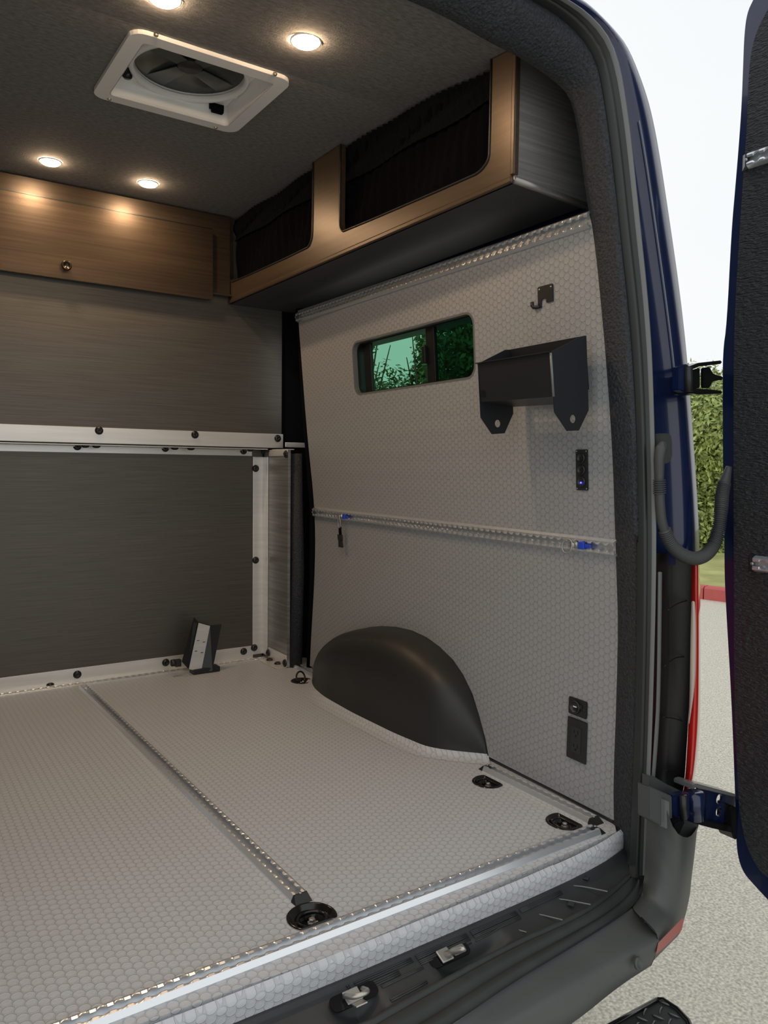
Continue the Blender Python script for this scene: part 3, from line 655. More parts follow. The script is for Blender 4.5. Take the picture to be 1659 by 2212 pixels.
# ================================================================ FLOOR TIE-DOWN CUPS
cup_lab = ['round black tie-down cup at the end of the middle floor track', 'black tie-down cup beside the short floor track, nearer the wheel arch', 'black tie-down cup in the back corner of the floor', 'black tie-down cup with a raised ring near the bulkhead corner']
for i, (x, y, r) in enumerate(cups):
    o = thing('tie_down_cup', (x, y, 0), cup_lab[i], 'tie-down')
    ol = [Vector((a - x, b - y, 0)) for a, b in cup_outline(i)]
    lv = [(1.03, .0015), (.97, .0035), (.90, .003), (.80, -.006), (.68, -.006), (.62, -.003), (.55, -.004), (.46, -.013), (.0, -.013)]
    vs = []; fs = []; n = len(ol)
    for s_, z in lv: vs += [Vector((p.x * s_, p.y * s_, z)) for p in ol]
    for k in range(len(lv) - 1):
        for j in range(n): fs.append((k * n + j, k * n + (j + 1) % n, (k + 1) * n + (j + 1) % n, (k + 1) * n + j))
    me('dish', vs, fs, M_gloss, o, True)
    lat('hex_bolt', [(.0085, -.013), (.0085, -.009), (.006, -.009), (.006, -.003), (.005, -.002)], M_zinc, o, Matrix.Rotation(.3, 4, 'Z'), 6, False)
    if i == 3:
        tube('ring', [(.018 * math.cos(a), .006 + .008 * math.sin(a), .012 + .022 * math.sin(a)) for a in [2 * math.pi * k / 28 for k in range(28)]], .0035, M_gloss, o, 10, True)
    else:
        rl = r * .60; a0, a1 = (2.6, 5.6) if i == 0 else (1.2, 5.0)
        tube('ring', [(rl * math.cos(a) * (1 if i else 1), rl * math.sin(a) * .9, -.004) for a in [2 * math.pi * k / 32 for k in range(32)]] if i == 0 else
             [(.012, -.03, -.003), (.012, .024, -.003), (.006, .030, -.003), (-.018, .028, -.004), (-.024, .01, -.005), (-.024, -.014, -.005), (-.014, -.03, -.004), (.004, -.034, -.003)], .0035, M_gloss, o, 10, True)
        box('ring_keeper', (.0, .014, -.008), (.012, .008, .006), M_gloss, o, bev=.001)

# ================================================================ WHEEL ARCH COVER
def xf(y): return sum(xf0(y + d) for d in (-.03, -.015, 0, .015, .03)) / 5 if 1.64 < y < 2.60 else xf0(y)
def xf0(y): return interp(y, [1.598, 1.63, 1.66, 1.695, 1.735, 1.887, 2.12, 2.321, 2.437, 2.52, 2.58, 2.62, 2.662], [1.444, 1.415, 1.385, 1.359, 1.330, 1.315, 1.31, 1.319, 1.342, 1.378, 1.42, 1.455, 1.50])
ya = [p[0] for p in arch][::-1]; za = [p[1] for p in arch][::-1]
rows = []
ys = [1.600, 1.604, 1.612, 1.625, 1.64, 1.66] + [1.66 + k * (2.60 - 1.66) / 30 for k in range(1, 31)] + [2.62, 2.64, 2.655, 2.66]
for y in ys:
    h = max(.002, interp(y, ya, za) + .004); x0 = min(xf(y), XW(y, h) - .004); x1 = XW(y, h) + .012; row = [(x0 - .002, y, -.001)]
    for k in range(15):
        a = math.pi / 2 * k / 14; e = .55
        row.append((x0 + (x1 - x0) * (1 - math.cos(a) ** e), y, h * math.sin(a) ** e if a > 0 else .002))
    rows.append(row)
wc = loft('wheel_arch_cover', rows, M_well)
tag(wc, 'black plastic wheel arch cover bulging from the right wall', 'cover')
rim = tube('trim_7', [wp(y, max(.012, z) + .002, -.002) for y, z in arch], .0035, M_blackpl, n=8); struct(rim, 'black rubber edging round the wheel arch opening')
cove_in = [(xf(y) - .001, y, .018) for y in [1.60 + k * .0106 for k in range(100)]]
def cv(p, w_, z):
    k = max(0, 1.74 - p[1]) / .14; q = max(0, p[1] - 2.42) / .24
    return (p[0] - w_ * (1 - .55 * min(1, k)) * (1 - .75 * min(1, q)), p[1] - w_ * .75 * min(1, k) + w_ * .3 * min(1, q), z)
cove = loft('trim_8', [[cv(p, .044, .0006) for p in cove_in], [cv(p, .030, .0014) for p in cove_in], [cv(p, .016, .0045) for p in cove_in], [cv(p, .006, .0105) for p in cove_in], cove_in], M_floor)
struct(cove, 'vinyl floor edge turned up against the wheel arch cover')

# ================================================================ SIDE WINDOW
win = thing('window_1', (1.4, 1.98, 1.16), 'side window with sliding green tinted glass', None); win['kind'] = 'structure'
sheet('window_frame', rrect(1.640, 1.062, 2.333, 1.258, .040), [rrect(1.657, 1.079, 2.314, 1.241, .030)], lambda u, v: wp(u, v, -.016), (.055, 0, 0), M_frame, win)
sheet('window_reveal', rrect(1.646, 1.068, 2.327, 1.252, .036), [rrect(1.652, 1.074, 2.321, 1.246, .032)], lambda u, v: wp(u, v, .0006), (.03, 0, 0), M_lip, win)
bb_ = wframe(1.885, 1.16, -.026)
box('centre_bar', (0, 0, 0), (.042, .175, .014), M_frame, win, bb_, .002)
box('slide_bar', (.0 - .385, 0, -.006), (.045, .175, .012), M_frame, win, bb_, .002)
la = box('latch', (-.022, .004, .012), (.016, .052, .012), M_frame, win, bb_, .002)
sheet('pane', [(1.90, 1.072), (2.32, 1.072), (2.32, 1.248), (1.90, 1.248)], [], lambda u, v: wp(u, v, -.034), (.003, 0, 0), M_glass, win)
sheet('pane', [(1.65, 1.072), (1.885, 1.072), (1.885, 1.248), (1.65, 1.248)], [], lambda u, v: wp(u, v, -.028), (.003, 0, 0), M_glass2, win)
adopt(win)

# ================================================================ MESH FRONT OVERHEAD CABINET
cab = thing('mesh_cabinet', (1.3, 2.1, 1.465), 'long wood laminate overhead cabinet with black mesh openings on the right', 'cabinet')
XF = 1.225
def top(y): return zc(y) - .004
face = [(1.322, 1.470), (1.322, top(1.33)), (1.397, top(1.4))] + [(1.397, 1.552), (1.403, 1.534), (1.425, 1.521), (1.452, 1.517)] + [(2.055, 1.531), (2.068, 1.537), (2.078, 1.552), (2.080, 1.575)] + [(2.078, top(2.08)), (2.250, top(2.25)), (2.252, 1.585), (2.256, 1.560), (2.268, 1.542), (2.290, 1.533)] + [(2.905, 1.540), (2.925, 1.548), (2.938, 1.570), (2.942, 1.60), (2.943, top(3)), (2.952, top(3)), (2.952, 1.470)]
sheet('face_frame', face[::-1], [], lambda u, v: (XF, u, v), (.018, 0, 0), M_lamy, cab)
# black edging of the two openings
tube('opening_edge', smoothline([(XF - .001, a, b) for a, b in face[2:7] + face[7:12]], 1), .003, M_blackpl, cab, 6)
tube('opening_edge', smoothline([(XF - .001, a, b) for a, b in face[12:22]], 1), .003, M_blackpl, cab, 6)
sheet('bottom_panel', [(XF + .002, 1.32), (1.478, 1.32), (1.53, 2.952), (XF + .002, 2.952)], [], lambda u, v: (u, v, 1.462), (0, 0, .014), M_under, cab)
sheet('end_panel', [(XF + .003, 1.468), (1.478, 1.457), (1.475, 1.56), (1.455, 1.64), (1.42, 1.70), (1.36, 1.745), (XF + .003, 1.755)], [], lambda u, v: (u, 1.315, v), (0, .015, 0), M_lamend, cab)
box('bottom_edge', (XF + .004, 2.135, 1.470), (.014, 1.63, .016), M_lamy, cab, bev=.004)
tube('end_edge', [(XF + .004, 1.317, 1.468), (1.30, 1.317, 1.465), (1.478, 1.317, 1.455)], .0085, M_lamend, cab, 10)
bb('corner_trim', (XF - .003, 1.312, 1.478), (XF + .012, 1.326, top(1.33)), M_lamy, cab, .003)
def netface(y0, y1, nm, z0, z1, x0, amp, mt, fz):
    V = []; n = int((y1 - y0) / .008); k = 14; F2 = []
    for i in range(n + 1):
        for j in range(k + 1):
            y = y0 + (y1 - y0) * i / n; z = z0 + (z1(y) - z0) * j / k
            V.append((x0 + amp * math.sin(y * fz + 1.3 * math.sin(y * 11) + j * .25) * (.3 + .7 * j / k) + .006 * math.sin(y * 17 + j * .6), y, z))
    for i in range(n):
        for j in range(k): F2.append((i * (k + 1) + j, (i + 1) * (k + 1) + j, (i + 1) * (k + 1) + j + 1, i * (k + 1) + j + 1))
    return me(nm, V, F2, mt, cab, True)
netface(1.34, 2.14, 'mesh_panel', 1.485, lambda y: top(y) - .004, XF + .035, .004, M_net, 140)
netface(2.20, 2.95, 'mesh_panel', 1.485, lambda y: top(y) - .004, XF + .035, .004, M_net, 140)
netface(1.40, 2.12, 'gathered_hem', 1.69, lambda y: top(y) - .002, XF + .026, .006, M_curtain, 260)
netface(2.22, 2.95, 'gathered_hem', 1.71, lambda y: top(y) - .002, XF + .026, .006, M_curtain, 260)
adopt(cab)

# ================================================================ FRONT OVERHEAD CABINET
fc = thing('overhead_locker', (.6, 2.94, 1.49), 'brown wood overhead locker with a black knob across the bulkhead', 'cabinet')
bb('carcass', (-.2, 2.925, 1.492), (1.222, 2.949, 1.793), M_lamy2, fc, .001)
dl = [(0.399, 2.905, 1.734), (1.147, 2.905, 1.722), (1.154, 2.905, 1.462), (0.3949, 2.905, 1.468)]
dz0 = dl[2][2] ; dz1 = dl[1][2]; dx = dl[1][0]
prism('locker_door', [(a, 2.924, b) for a, b in rpoly([(-.17, dl[3][2]), (dx, dz0), (dx, dz1), (-.17, dl[0][2])], [.0, .012, .012, .0])], (0, -.011, 0), M_lamd, fc, .0015)
kn = [(0.6035, 2.9, 1.508)][0]
lat('knob', [(.007, 0), (.007, .010), (.0165, .014), (.018, .020), (.015, .025), (.011, .024), (.010, .020)], M_brass2, fc, frame((kn[0], 2.913, kn[2]), (1, 0, 0), (0, 0, 1), (0, -1, 0)), 24)
bb('door_gap', (-.2, 2.9235, dl[0][2] + .001), (dx, 2.9249, dl[0][2] + .005), M_blackpl, fc)
bb('bottom_lip', (-.2, 2.915, 1.486), (1.222, 2.949, 1.493), M_lamy2, fc, .001)
adopt(fc)

# ================================================================ ALUMINIUM ANGLES WITH BOLTS
bolt_mesh = None
def bolt(parent, p, z):
    """black dome bolt; p in world, z outward"""
    global bolt_mesh
    if bolt_mesh is None:
        vs, fs = lathe([(.0152, 0), (.0152, .0018), (.0135, .0055), (.0085, .0085), (.004, .0092), (.0035, .0078)], 16)
        bolt_mesh = bpy.data.meshes.new('bolt'); bolt_mesh.from_pydata([tuple(v) for v in vs], [], fs); bolt_mesh.materials.append(M_bolt)
        bolt_mesh.polygons.foreach_set('use_smooth', [True] * len(bolt_mesh.polygons))
    o = bpy.data.objects.new('bolt', bolt_mesh); C.objects.link(o); o.parent = parent
    z = Vector(z); x = Vector((0, 0, 1)) if abs(z.z) < .9 else Vector((1, 0, 0)); x = (x - z * x.dot(z)).normalized()
    o.matrix_world = frame(p, x, z.cross(x), z); return o
def angle(label, lo, hi, lo2, hi2, bolts):
    o = thing('aluminium_angle', [(a + b) / 2 for a, b in zip(lo, hi)], label, 'angle bar')
    bb('flange', lo, hi, M_alu, o, .0012); bb('flange', lo2, hi2, M_alu, o, .0012)
    for p, z in bolts: bolt(o, p, z)
    adopt(o); return o
S_ = (0, -1, 0)
yb = YB - .004
B1 = [(p, S_) for p in [(0.649, 3.011, 0.0299), (0.985, 3.011, 0.0311), (1.319, 3.011, 0.0345)]] + [(p, UP) for p in [(0.554, 3.017, 0.004), (0.8883, 3.033, 0.004), (1.22, 3.028, 0.004)]]
angle('aluminium angle along the foot of the bulkhead', (-.2, yb, .002), (1.362, YB - .0005, .054), (-.2, 2.983, .0005), (1.362, yb, .004), B1)
B2 = [(p, S_) for p in [(1.372, 3.011, 0.8079), (1.373, 3.011, 0.4195), (1.367, 3.011, 0.0445)]] + [(p, (-1, 0, 0)) for p in [(1.406, 3.03, 0.8316), (1.406, 3.027, 0.4438), (1.406, 3.039, 0.0543)]]
angle('upright aluminium angle in the bulkhead corner', (1.360, yb - .001, .015), (1.410, YB - .0012, .857), (1.406, 2.968, .015), (1.4115, yb - .001, .857), B2)
B3 = [(p, S_) for p in [(0.7202, 2.946, 0.9415), (1.084, 2.946, 0.9383), (1.442, 2.946, 0.9347)]] + [((q[0], 2.968, .8865), (0, 0, -1)) for q in [(0.6762, 2.968, 0.9001), (0.7155, 2.968, 0.9029), (1.01, 2.968, 0.8969), (1.075, 2.968, 0.9004), (1.329, 2.968, 0.8956), (1.407, 2.968, 0.8975)]]
rt = [(0.3925, 2.946, 0.9565), (1.464, 2.946, 0.9528), (1.469, 2.946, 0.8948), (0.3915, 2.946, 0.8901)]
angle('wide aluminium angle along the lower edge of the upper bulkhead panel', (-.2, 2.946, rt[2][2]), (1.468, YU - .0005, rt[1][2]), (-.2, 2.950, .8865), (1.40, 3.002, .8905), [(p, z) for p, z in B3])
B4 = [(p, S_) for p in [(0.658, 3.011, 0.8835), (0.987, 3.011, 0.8844), (1.317, 3.011, 0.8806)]]
angle('narrow aluminium angle on top of the lower bulkhead panel', (-.2, yb, .860), (1.356, YB - .0005, .886), (-.2, 3.0035, .8822), (1.356, yb, .886), B4)
B5 = [(p, (-1, 0, 0)) for p in [(1.408, 3.021, 0.8807), (1.408, 2.799, 0.8673)]]
angle('short aluminium angle at the top of the return panel', (1.408, 2.79, .860), (1.4118, 2.96, .886), (1.4125, 2.79, .8845), (1.44, 2.94, .888), B5)
B6 = [(p, (-1, 0, 0)) for p in [(1.408, 2.956, 0.0289), (1.408, 2.799, 0.0194)]] + [(p, UP) for p in [(1.401, 2.928, 0.004), (1.402, 2.855, 0.004)]]
angle('short aluminium angle at the foot of the return panel', (1.408, 2.79, .002), (1.4118, 2.96, .052), (1.365, 2.79, .0005), (1.408, 2.96, .004), B6)
gb = box('gap_bar', (1.53, 2.90, .908), (.15, .006, .020), M_alu, bev=.001); tag(gb, 'small aluminium bar bridging the dark gap beside the upper panel', 'bar')

# ================================================================ CRADLE BRACKET AT THE BULKHEAD
cb = thing('cradle_bracket', (1.07, 2.9, 0), 'black folded steel cradle with a bare metal strip leaning at the foot of the bulkhead', 'bracket')
P_ = [(1.057, 2.92, 0.224), (1.089, 2.92, 0.195), (1.139, 2.92, 0.1767), (1.175, 2.92, 0.1824), (1.127, 2.92, 0.0077), (1.087, 2.92, 0.0077), (1.034, 2.92, 0.026), (1.003, 2.92, 0.0615)]
def off(p, d): return Vector((p[0], p[1] + d, p[2]))
v = [off(P_[0], -.03), off(P_[1], .01), off(P_[2], .01), off(P_[3], -.02), off(P_[4], -.045), off(P_[5], -.03), off(P_[6], -.03), off(P_[7], -.045)]
th_ = (.002, .004, .002)
prism('side_wing', [v[0], v[1], v[6], v[7]], th_, M_black, cb); prism('back_plate', [v[1], v[2], v[5], v[6]], th_, M_black, cb); prism('side_wing', [v[2], v[3], v[4], v[5]], th_, M_black, cb)
s0 = [Vector(v[1]).lerp(v[2], .03), Vector(v[1]).lerp(v[2], .97), Vector(v[6]).lerp(v[5], .97), Vector(v[6]).lerp(v[5], .03)]
st = prism('metal_strip', [p + Vector((0, -.003, 0)) for p in s0], (0, .0015, 0), M_alu, cb)
for fx, fz in ((.25, .37), (.75, .37), (.25, .60), (.75, .60)):
    c = s0[0].lerp(s0[1], fx).lerp(s0[3].lerp(s0[2], fx), fz) + Vector((0, -.0042, 0)); box('slot', c, (.010, .0012, .0022), M_blackpl, st)
box('foot', (P_[5][0] + .02, 2.905, .011), (.11, .05, .020), M_black, cb, bev=.003)
lat('pivot_knob', [(.010, -.01), (.014, -.006), (.014, .006), (.010, .01)], M_blackpl, cb, frame([(0.9776, 2.9, 0.0546)][0], (0, 1, 0), (0, 0, 1), (1, 0, 0)), 12)
box('pivot_arm', Vector([(0.9959, 2.9, 0.0521)][0]), (.024, .02, .028), M_blackpl, cb, bev=.003)
box('lever', Vector([(1.145, 2.93, 0.0408)][0]), (.008, .010, .022), M_blackpl, cb, bev=.001)
adopt(cb)

# ================================================================ THINGS ON THE RIGHT WALL
# black steel bin: two side plates with pointed tabs, front plate with a folded lip, back plate
bn = thing('wall_bin', (1.34, 1.33, 1.03), 'black steel wall bin with two pointed hanging tabs beside the side window', 'bin')
PR = [(1.237, 1.2, 1.073), (1.329, 1.2, 1.115), (1.346, 1.2, 1.118), (1.36, 1.2, 0.9537), (1.33, 1.2, 0.9069), (1.292, 1.2, 0.9045), (1.251, 1.2, 0.9442)]
PL = [(1.252, 1.456, 1.075), (1.341, 1.456, 1.117), (1.361, 1.456, 1.119), (1.372, 1.456, 0.96), (1.344, 1.456, 0.9087), (1.302, 1.456, 0.905), (1.264, 1.456, 0.9446)]
hr = [(1.31, 1.2, 0.9317)][0]; hl = [(1.32, 1.456, 0.9321)][0]
sheet('side_plate', [(p[0], p[2]) for p in PR], [circ(hr[0], hr[2], .0095, 20)], lambda u, v: (u, 1.199, v), (0, .002, 0), M_black, bn)
sheet('side_plate', [(p[0], p[2]) for p in PL], [circ(hl[0], hl[2], .0095, 20)], lambda u, v: (u, 1.456, v), (0, .002, 0), M_black, bn)
fr = [[(1.236, 1.199, 1.07)][0], [(1.248, 1.199, 0.9769)][0], [(1.265, 1.458, 0.9821)][0], [(1.254, 1.458, 1.074)][0]]
fr = [Vector(p) + Vector((-.002, 0, 0)) for p in fr]
prism('front_plate', fr, (.002, 0, 0), M_black, bn)
prism('front_lip', [fr[0], fr[3], fr[3] + Vector((-.006, .004, .001)), fr[0] + Vector((-.006, 0, .001))], (0, 0, .0018), M_black, bn)
tube('folded_corner', [fr[0] + Vector((0, -.001, 0)), fr[1] + Vector((0, -.001, 0))], .0028, M_lip, bn, 8)
prism('bottom_plate', [fr[1], fr[2], Vector((PL[3][0] - .004, 1.456, fr[2].z - .006)), Vector((PR[3][0] - .004, 1.200, fr[1].z - .006))], (0, 0, .002), M_black, bn)
prism('back_plate', [Vector((PR[2][0] - .002, 1.200, PR[2][2])), Vector((PL[2][0] - .002, 1.456, PL[2][2])), Vector((PL[2][0] + .015, 1.456, 1.0)), Vector((PR[2][0] + .015, 1.200, 1.0))], (-.002, 0, 0), M_black, bn)
# cut-out mark in the lower front corner of the front plate: N then B, sitting sideways
fu = (fr[1] - fr[2]).normalized(); fv = (fr[3] - fr[2]).normalized(); o0 = fr[2] + fu * .007 + fv * .012 + Vector((-.0004, 0, 0))
M_cut = mat('dark_cut_out', (0.001, 0.001, 0.001, 1), 0.9)
def mark(pts, r=.0011):
    tube('cut_mark', [o0 + fu * a + fv * b for a, b in pts], r, M_cut, bn, 6, smooth=False)
H_ = .017
mark([(0, 0), (0, H_)]); mark([(0, H_), (.0065, 0)]); mark([(.0065, 0), (.0065, H_)])
mark([(.011, 0), (.011, H_)]); mark([(.011, H_), (.0155, H_ * .85), (.0155, H_ * .62), (.011, H_ * .5)]); mark([(.011, H_ * .5), (.0165, H_ * .36), (.0165, H_ * .14), (.011, 0)])
adopt(bn)

def wall_item(name, px, label, cat):
    p = px; F_ = wframe(p[1], p[2], .0); o = thing(name, (0, 0, 0), label, cat); o.matrix_world = F_; return o
# hook plate
pc = [(1.386, 1.369, 1.244)][0]; hk = wall_item('wall_hook', pc, 'small black steel hook plate high on the wall above the bin', 'hook')
prism('plate', [(x, y, .001) for x, y in rpoly([(-.022, .021), (.030, .021), (.030, -.021), (.007, -.021), (.007, -.012), (.002, -.009), (-.005, -.009), (-.010, -.013), (-.011, -.030), (-.022, -.030)], [.005, .005, .003, .002, .003, .003, .003, .003, .003, .003])], (0, 0, .0025), M_black, hk)
tube('hook', [(-.017, -.0265, .003), (-.026, -.027, .005), (-.033, -.026, .008), (-.035, -.022, .010), (-.035, -.013, .010)], [.004, .0042, .0045, .0048, .0048], M_black, hk, 10)
for x in (-.016, .024): lat('screw', [(.0025, .003), (.0025, .0042), (.001, .0045)], M_zinc, hk, Matrix.Translation((x, .014, 0)), 10)
# three button switch panel
pc = [(1.407, 1.254, 0.8191)][0]; sw = wall_item('switch_panel', pc, 'narrow black switch panel with three round buttons and a blue light', 'switch')
prism('plate', [(x, y, .0008) for x, y in rrect(-.019, -.048, .019, .048, .003)], (0, 0, .003), M_black2, sw, .0006)
for y in (.028, 0, -.028):
    b_ = lat('button', [(.0125, .0035), (.0125, .007), (.0105, .0085), (.0088, .0075), (.0085, .0055), (.004, .0048)], M_blackpl, sw, Matrix.Translation((0, y, 0)), 24)
    if y < 0: lat('led', [(.0022, .0052), (.0022, .0066), (.001, .007)], M_led, sw, Matrix.Translation((-.001, y - .002, 0)), 12)
for x in (-.015, .015):
    for y in (-.044, .044): lat('screw', [(.0018, .0038), (.0018, .0048), (.0008, .005)], M_zinc, sw, Matrix.Translation((x, y, 0)), 8)
# usb socket
pc = [(1.429, 1.266, 0.2431)][0]; us = wall_item('usb_socket', pc, 'small square black USB socket plate above the power outlet', 'socket')
prism('plate', [(x, y, .0008) for x, y in rrect(-.030, -.021, .030, .021, .004)], (0, 0, .004), M_blackpl, us, .0008)
lat('socket_rim', [(.0165, .004), (.0165, .009), (.0145, .0105), (.0125, .010), (.0125, .006), (.003, .0055)], M_blackpl, us, Matrix.Translation((-.006, 0, 0)), 28)
box('socket_tab', (-.006, .001, .0068), (.011, .0028, .002), M_usb, us)
box('cover_hinge', (.012, .005, .006), (.008, .010, .005), M_blackpl, us, bev=.001)
lat('screw', [(.003, .0045), (.003, .0058), (.0012, .006)], M_blackpl, us, Matrix.Translation((.022, -.002, 0)), 12)
# power outlet
pc = [(1.428, 1.265, 0.1635)][0]; ou = wall_item('power_outlet', pc, 'tall black double power outlet low on the wall near the door', 'outlet')
bm = bmesh.new(); addbox(bm, (0, 0, .003), (.064, .102, .005), bev=.0022); bmo('plate', bm, M_blackpl, ou)
box('insert', (0, 0, .0058), (.032, .064, .002), M_black2, ou, bev=.0006)
for y in (.017, -.017):
    for x, h_ in ((-.006, .007), (.006, .009)): box('slot', (x, y + .003, .0070), (.0018, h_, .0006), M_cut, ou)
    lat('ground_hole', [(.0024, .0066), (.0024, .0074)], M_cut, ou, Matrix.Translation((0, y - .0065, 0)), 12)
for y in (.041, -.041): lat('screw', [(.0028, .005), (.0028, .0064), (.001, .0066)], M_blackpl, ou, Matrix.Translation((0, y, 0)), 12)

# ================================================================ CEILING: VENT AND DOWNLIGHTS
vt = thing('roof_vent', (.724, 1.998, 1.80), 'square white roof vent frame with a smoked round lid', 'vent')
VX0, VY0, VX1, VY1 = .522, 1.808, .926, 2.186
sheet('trim_frame', rrect(VX0, VY0, VX1, VY1, .035), [rrect(VX0 + .036, VY0 + .036, VX1 - .036, VY1 - .036, .012)], lambda u, v: (u, v, 1.790), (0, 0, .010), M_white, vt)
i0 = rrect(VX0 + .036, VY0 + .036, VX1 - .036, VY1 - .036, .012); i0 = rrect(VX0 + .0375, VY0 + .0375, VX1 - .0375, VY1 - .0375, .012); i1 = rrect(VX0 + .050, VY0 + .050, VX1 - .050, VY1 - .050, .012)
vs = [(a, b, 1.790) for a, b in i0] + [(a, b, 1.797) for a, b in i0] + [(a, b, 1.838) for a, b in i1]; n = len(i0)
me('inner_walls', vs, [(k * n + j, k * n + (j + 1) % n, (k + 1) * n + (j + 1) % n, (k + 1) * n + j) for k in (0, 1) for j in range(n)], M_white, vt)
cx, cy = (VX0 + VX1) / 2, (VY0 + VY1) / 2
sheet('inner_plate', rrect(VX0 + .046, VY0 + .046, VX1 - .046, VY1 - .046, .012), [circ(cx, cy, .138, 48)], lambda u, v: (u, v, 1.836), (0, 0, .004), M_white, vt)
lat('ring', [(.153, .0), (.153, -.006), (.149, -.013), (.142, -.014), (.138, -.006), (.138, .012)], M_white, vt, Matrix.Translation((cx, cy, 1.836)), 48, cap=False)
lat('lid', [(.141, .004), (.11, .012), (.06, .016), (.0, .017)], M_smoke, vt, Matrix.Translation((cx, cy, 1.838)), 48, cap=False)
hub = lat('fan_hub', [(.030, -.004), (.032, .0), (.032, .012)], M_well, vt, Matrix.Translation((cx, cy, 1.846)), 24)
for k in range(4):
    a = k * math.pi / 2 + .5; d = Vector((math.cos(a), math.sin(a), 0)); s_ = Vector((-d.y, d.x, 0)); c = Vector((cx, cy, 1.8445))
    prism('fan_blade', [c + d * .03 + s_ * -.018, c + d * .13 + s_ * -.040, c + d * .136 + s_ * .022, c + d * .03 + s_ * .018], (0, 0, .002), mat('smoked_blade', (.09, .10, .095, 1), .2), vt)
kp = [(0.5886, 2.085, 1.825)][0]; lat('crank_knob', [(.013, 0), (.013, -.018), (.009, -.022)], M_gloss, vt, Matrix.Translation((kp[0], kp[1], 1.836)), 16)
bp_ = [(0.8504, 2.14, 1.83)][0]
bm = bmesh.new(); addbox(bm, (0, 0, 0), (.042, .012, .020), bev=.003); addbox(bm, (0, -.006, -.012), (.034, .016, .016), bev=.003)
lt = bmo('catch', bm, M_curtain, vt); lt.location = (bp_[0], 2.134, bp_[2])
for p in [(0.5709, 1.793, 1.789), (0.8687, 1.797, 1.789), (0.5654, 2.172, 1.789), (0.8626, 2.171, 1.789)]: lat('screw', [(.0055, .002), (.0055, -.002), (.003, -.004), (.0, -.0045)], M_brass, vt, Matrix.Translation(p), 12)
for a_ in (.35, 2.2, 4.2, 5.3): box('ring_tab', (cx + .155 * math.cos(a_), cy + .155 * math.sin(a_), 1.831), (.014, .014, .006), M_white, vt, bev=.002)
adopt(vt)

def downlight(x, y, label):
    z = zc(y); o = thing('ceiling_light', (x, y, z), label, 'light', 'round ceiling lights')
    lat('trim_ring', [(.036, -.001), (.036, -.003), (.031, -.0045), (.029, -.003)], M_white, o, I4, 32, cap=False)
    lat('lens', [(.030, -.001), (.030, -.004), (.026, -.0085), (.016, -.011), (.0, -.0115)], M_lamp, o, I4, 32, cap=False)
downlight(.527, 2.749, 'lit round ceiling light over the locker, the left one of the pair')
downlight(.847, 2.756, 'lit round ceiling light nearest the corner of the two cabinets')
downlight(.855, 1.610, 'lit round ceiling light beside the back edge of the roof vent')
downlight(.540, 1.640, 'lit round ceiling light cut by the top edge of the picture')

# ================================================================ REAR DOOR
dr = thing('door_1', (1.70, 1.0, 0), 'open rear van door with black ribbed carpet inside', None); dr['kind'] = 'structure'
DO = [(1.715, 1.059, 1.898), (1.715, 1.073, 1.876), (1.715, 1.078, 1.832), (1.715, 1.078, 1.756), (1.715, 1.078, 1.672), (1.715, 1.081, 1.588), (1.715, 1.086, 1.491), (1.715, 1.092, 1.386), (1.715, 1.095, 1.17), (1.715, 1.103, 1.105), (1.715, 1.098, 0.9794), (1.715, 1.091, 0.8275), (1.715, 1.08, 0.6475), (1.715, 1.076, 0.5616), (1.715, 1.066, 0.4587), (1.715, 1.047, 0.2793), (1.715, 1.028, 0.05), (1.715, 1.022, -0.0442), (1.715, 1.016, -0.0975), (1.715, 1, -0.1327), (1.715, 0.9685, -0.1517), (1.715, 0.9375, -0.1692)]
DO = [(p[1], p[2]) for p in smoothline(DO)]; DO = [(.28, 2.02), (.80, 2.0), (.93, 1.975), (1.0, 1.93)] + DO + [(.85, -.20), (.28, -.21)]
sheet('door_shell', DO[::-1], [], lambda u, v: (1.715, u, v), (.045, 0, 0), M_blue, dr)
DI = [(1.7, 1.014, 1.851), (1.7, 1.037, 1.819), (1.7, 1.05, 1.778), (1.7, 1.055, 1.705), (1.7, 1.053, 1.621), (1.7, 1.057, 1.519), (1.7, 1.062, 1.376), (1.7, 1.067, 1.164), (1.7, 1.059, 0.9222), (1.7, 1.043, 0.5669), (1.7, 1.031, 0.2859), (1.7, 1.01, 0.0376), (1.7, 1.001, -0.0061), (1.7, 0.9851, -0.061), (1.7, 0.9539, -0.1017), (1.7, 0.9315, -0.109)]
DI = [(p[1], p[2]) for p in smoothline(DI)]; DI = [(.31, 1.97), (.86, 1.95), (.93, 1.93)] + DI + [(.86, -.15), (.31, -.16)]
sheet('carpet_panel', DI[::-1], [], lambda u, v: (1.700, u, v), (.014, 0, 0), M_carpet, dr)
adopt(dr)
# rails on the door
def door_track(p, label):
    o = track(Vector(p), Vector(p) + Vector((0, -.30, 0)), (-1, 0, 0), label, (True, False), .037); return o
dt = [(1.699, 1.043, 1.529), (1.699, 0.9907, 0.609)]
door_track(dt[0], 'short aluminium track high on the carpet of the open door'); door_track(dt[1], 'short aluminium track half way down the carpet of the open door')

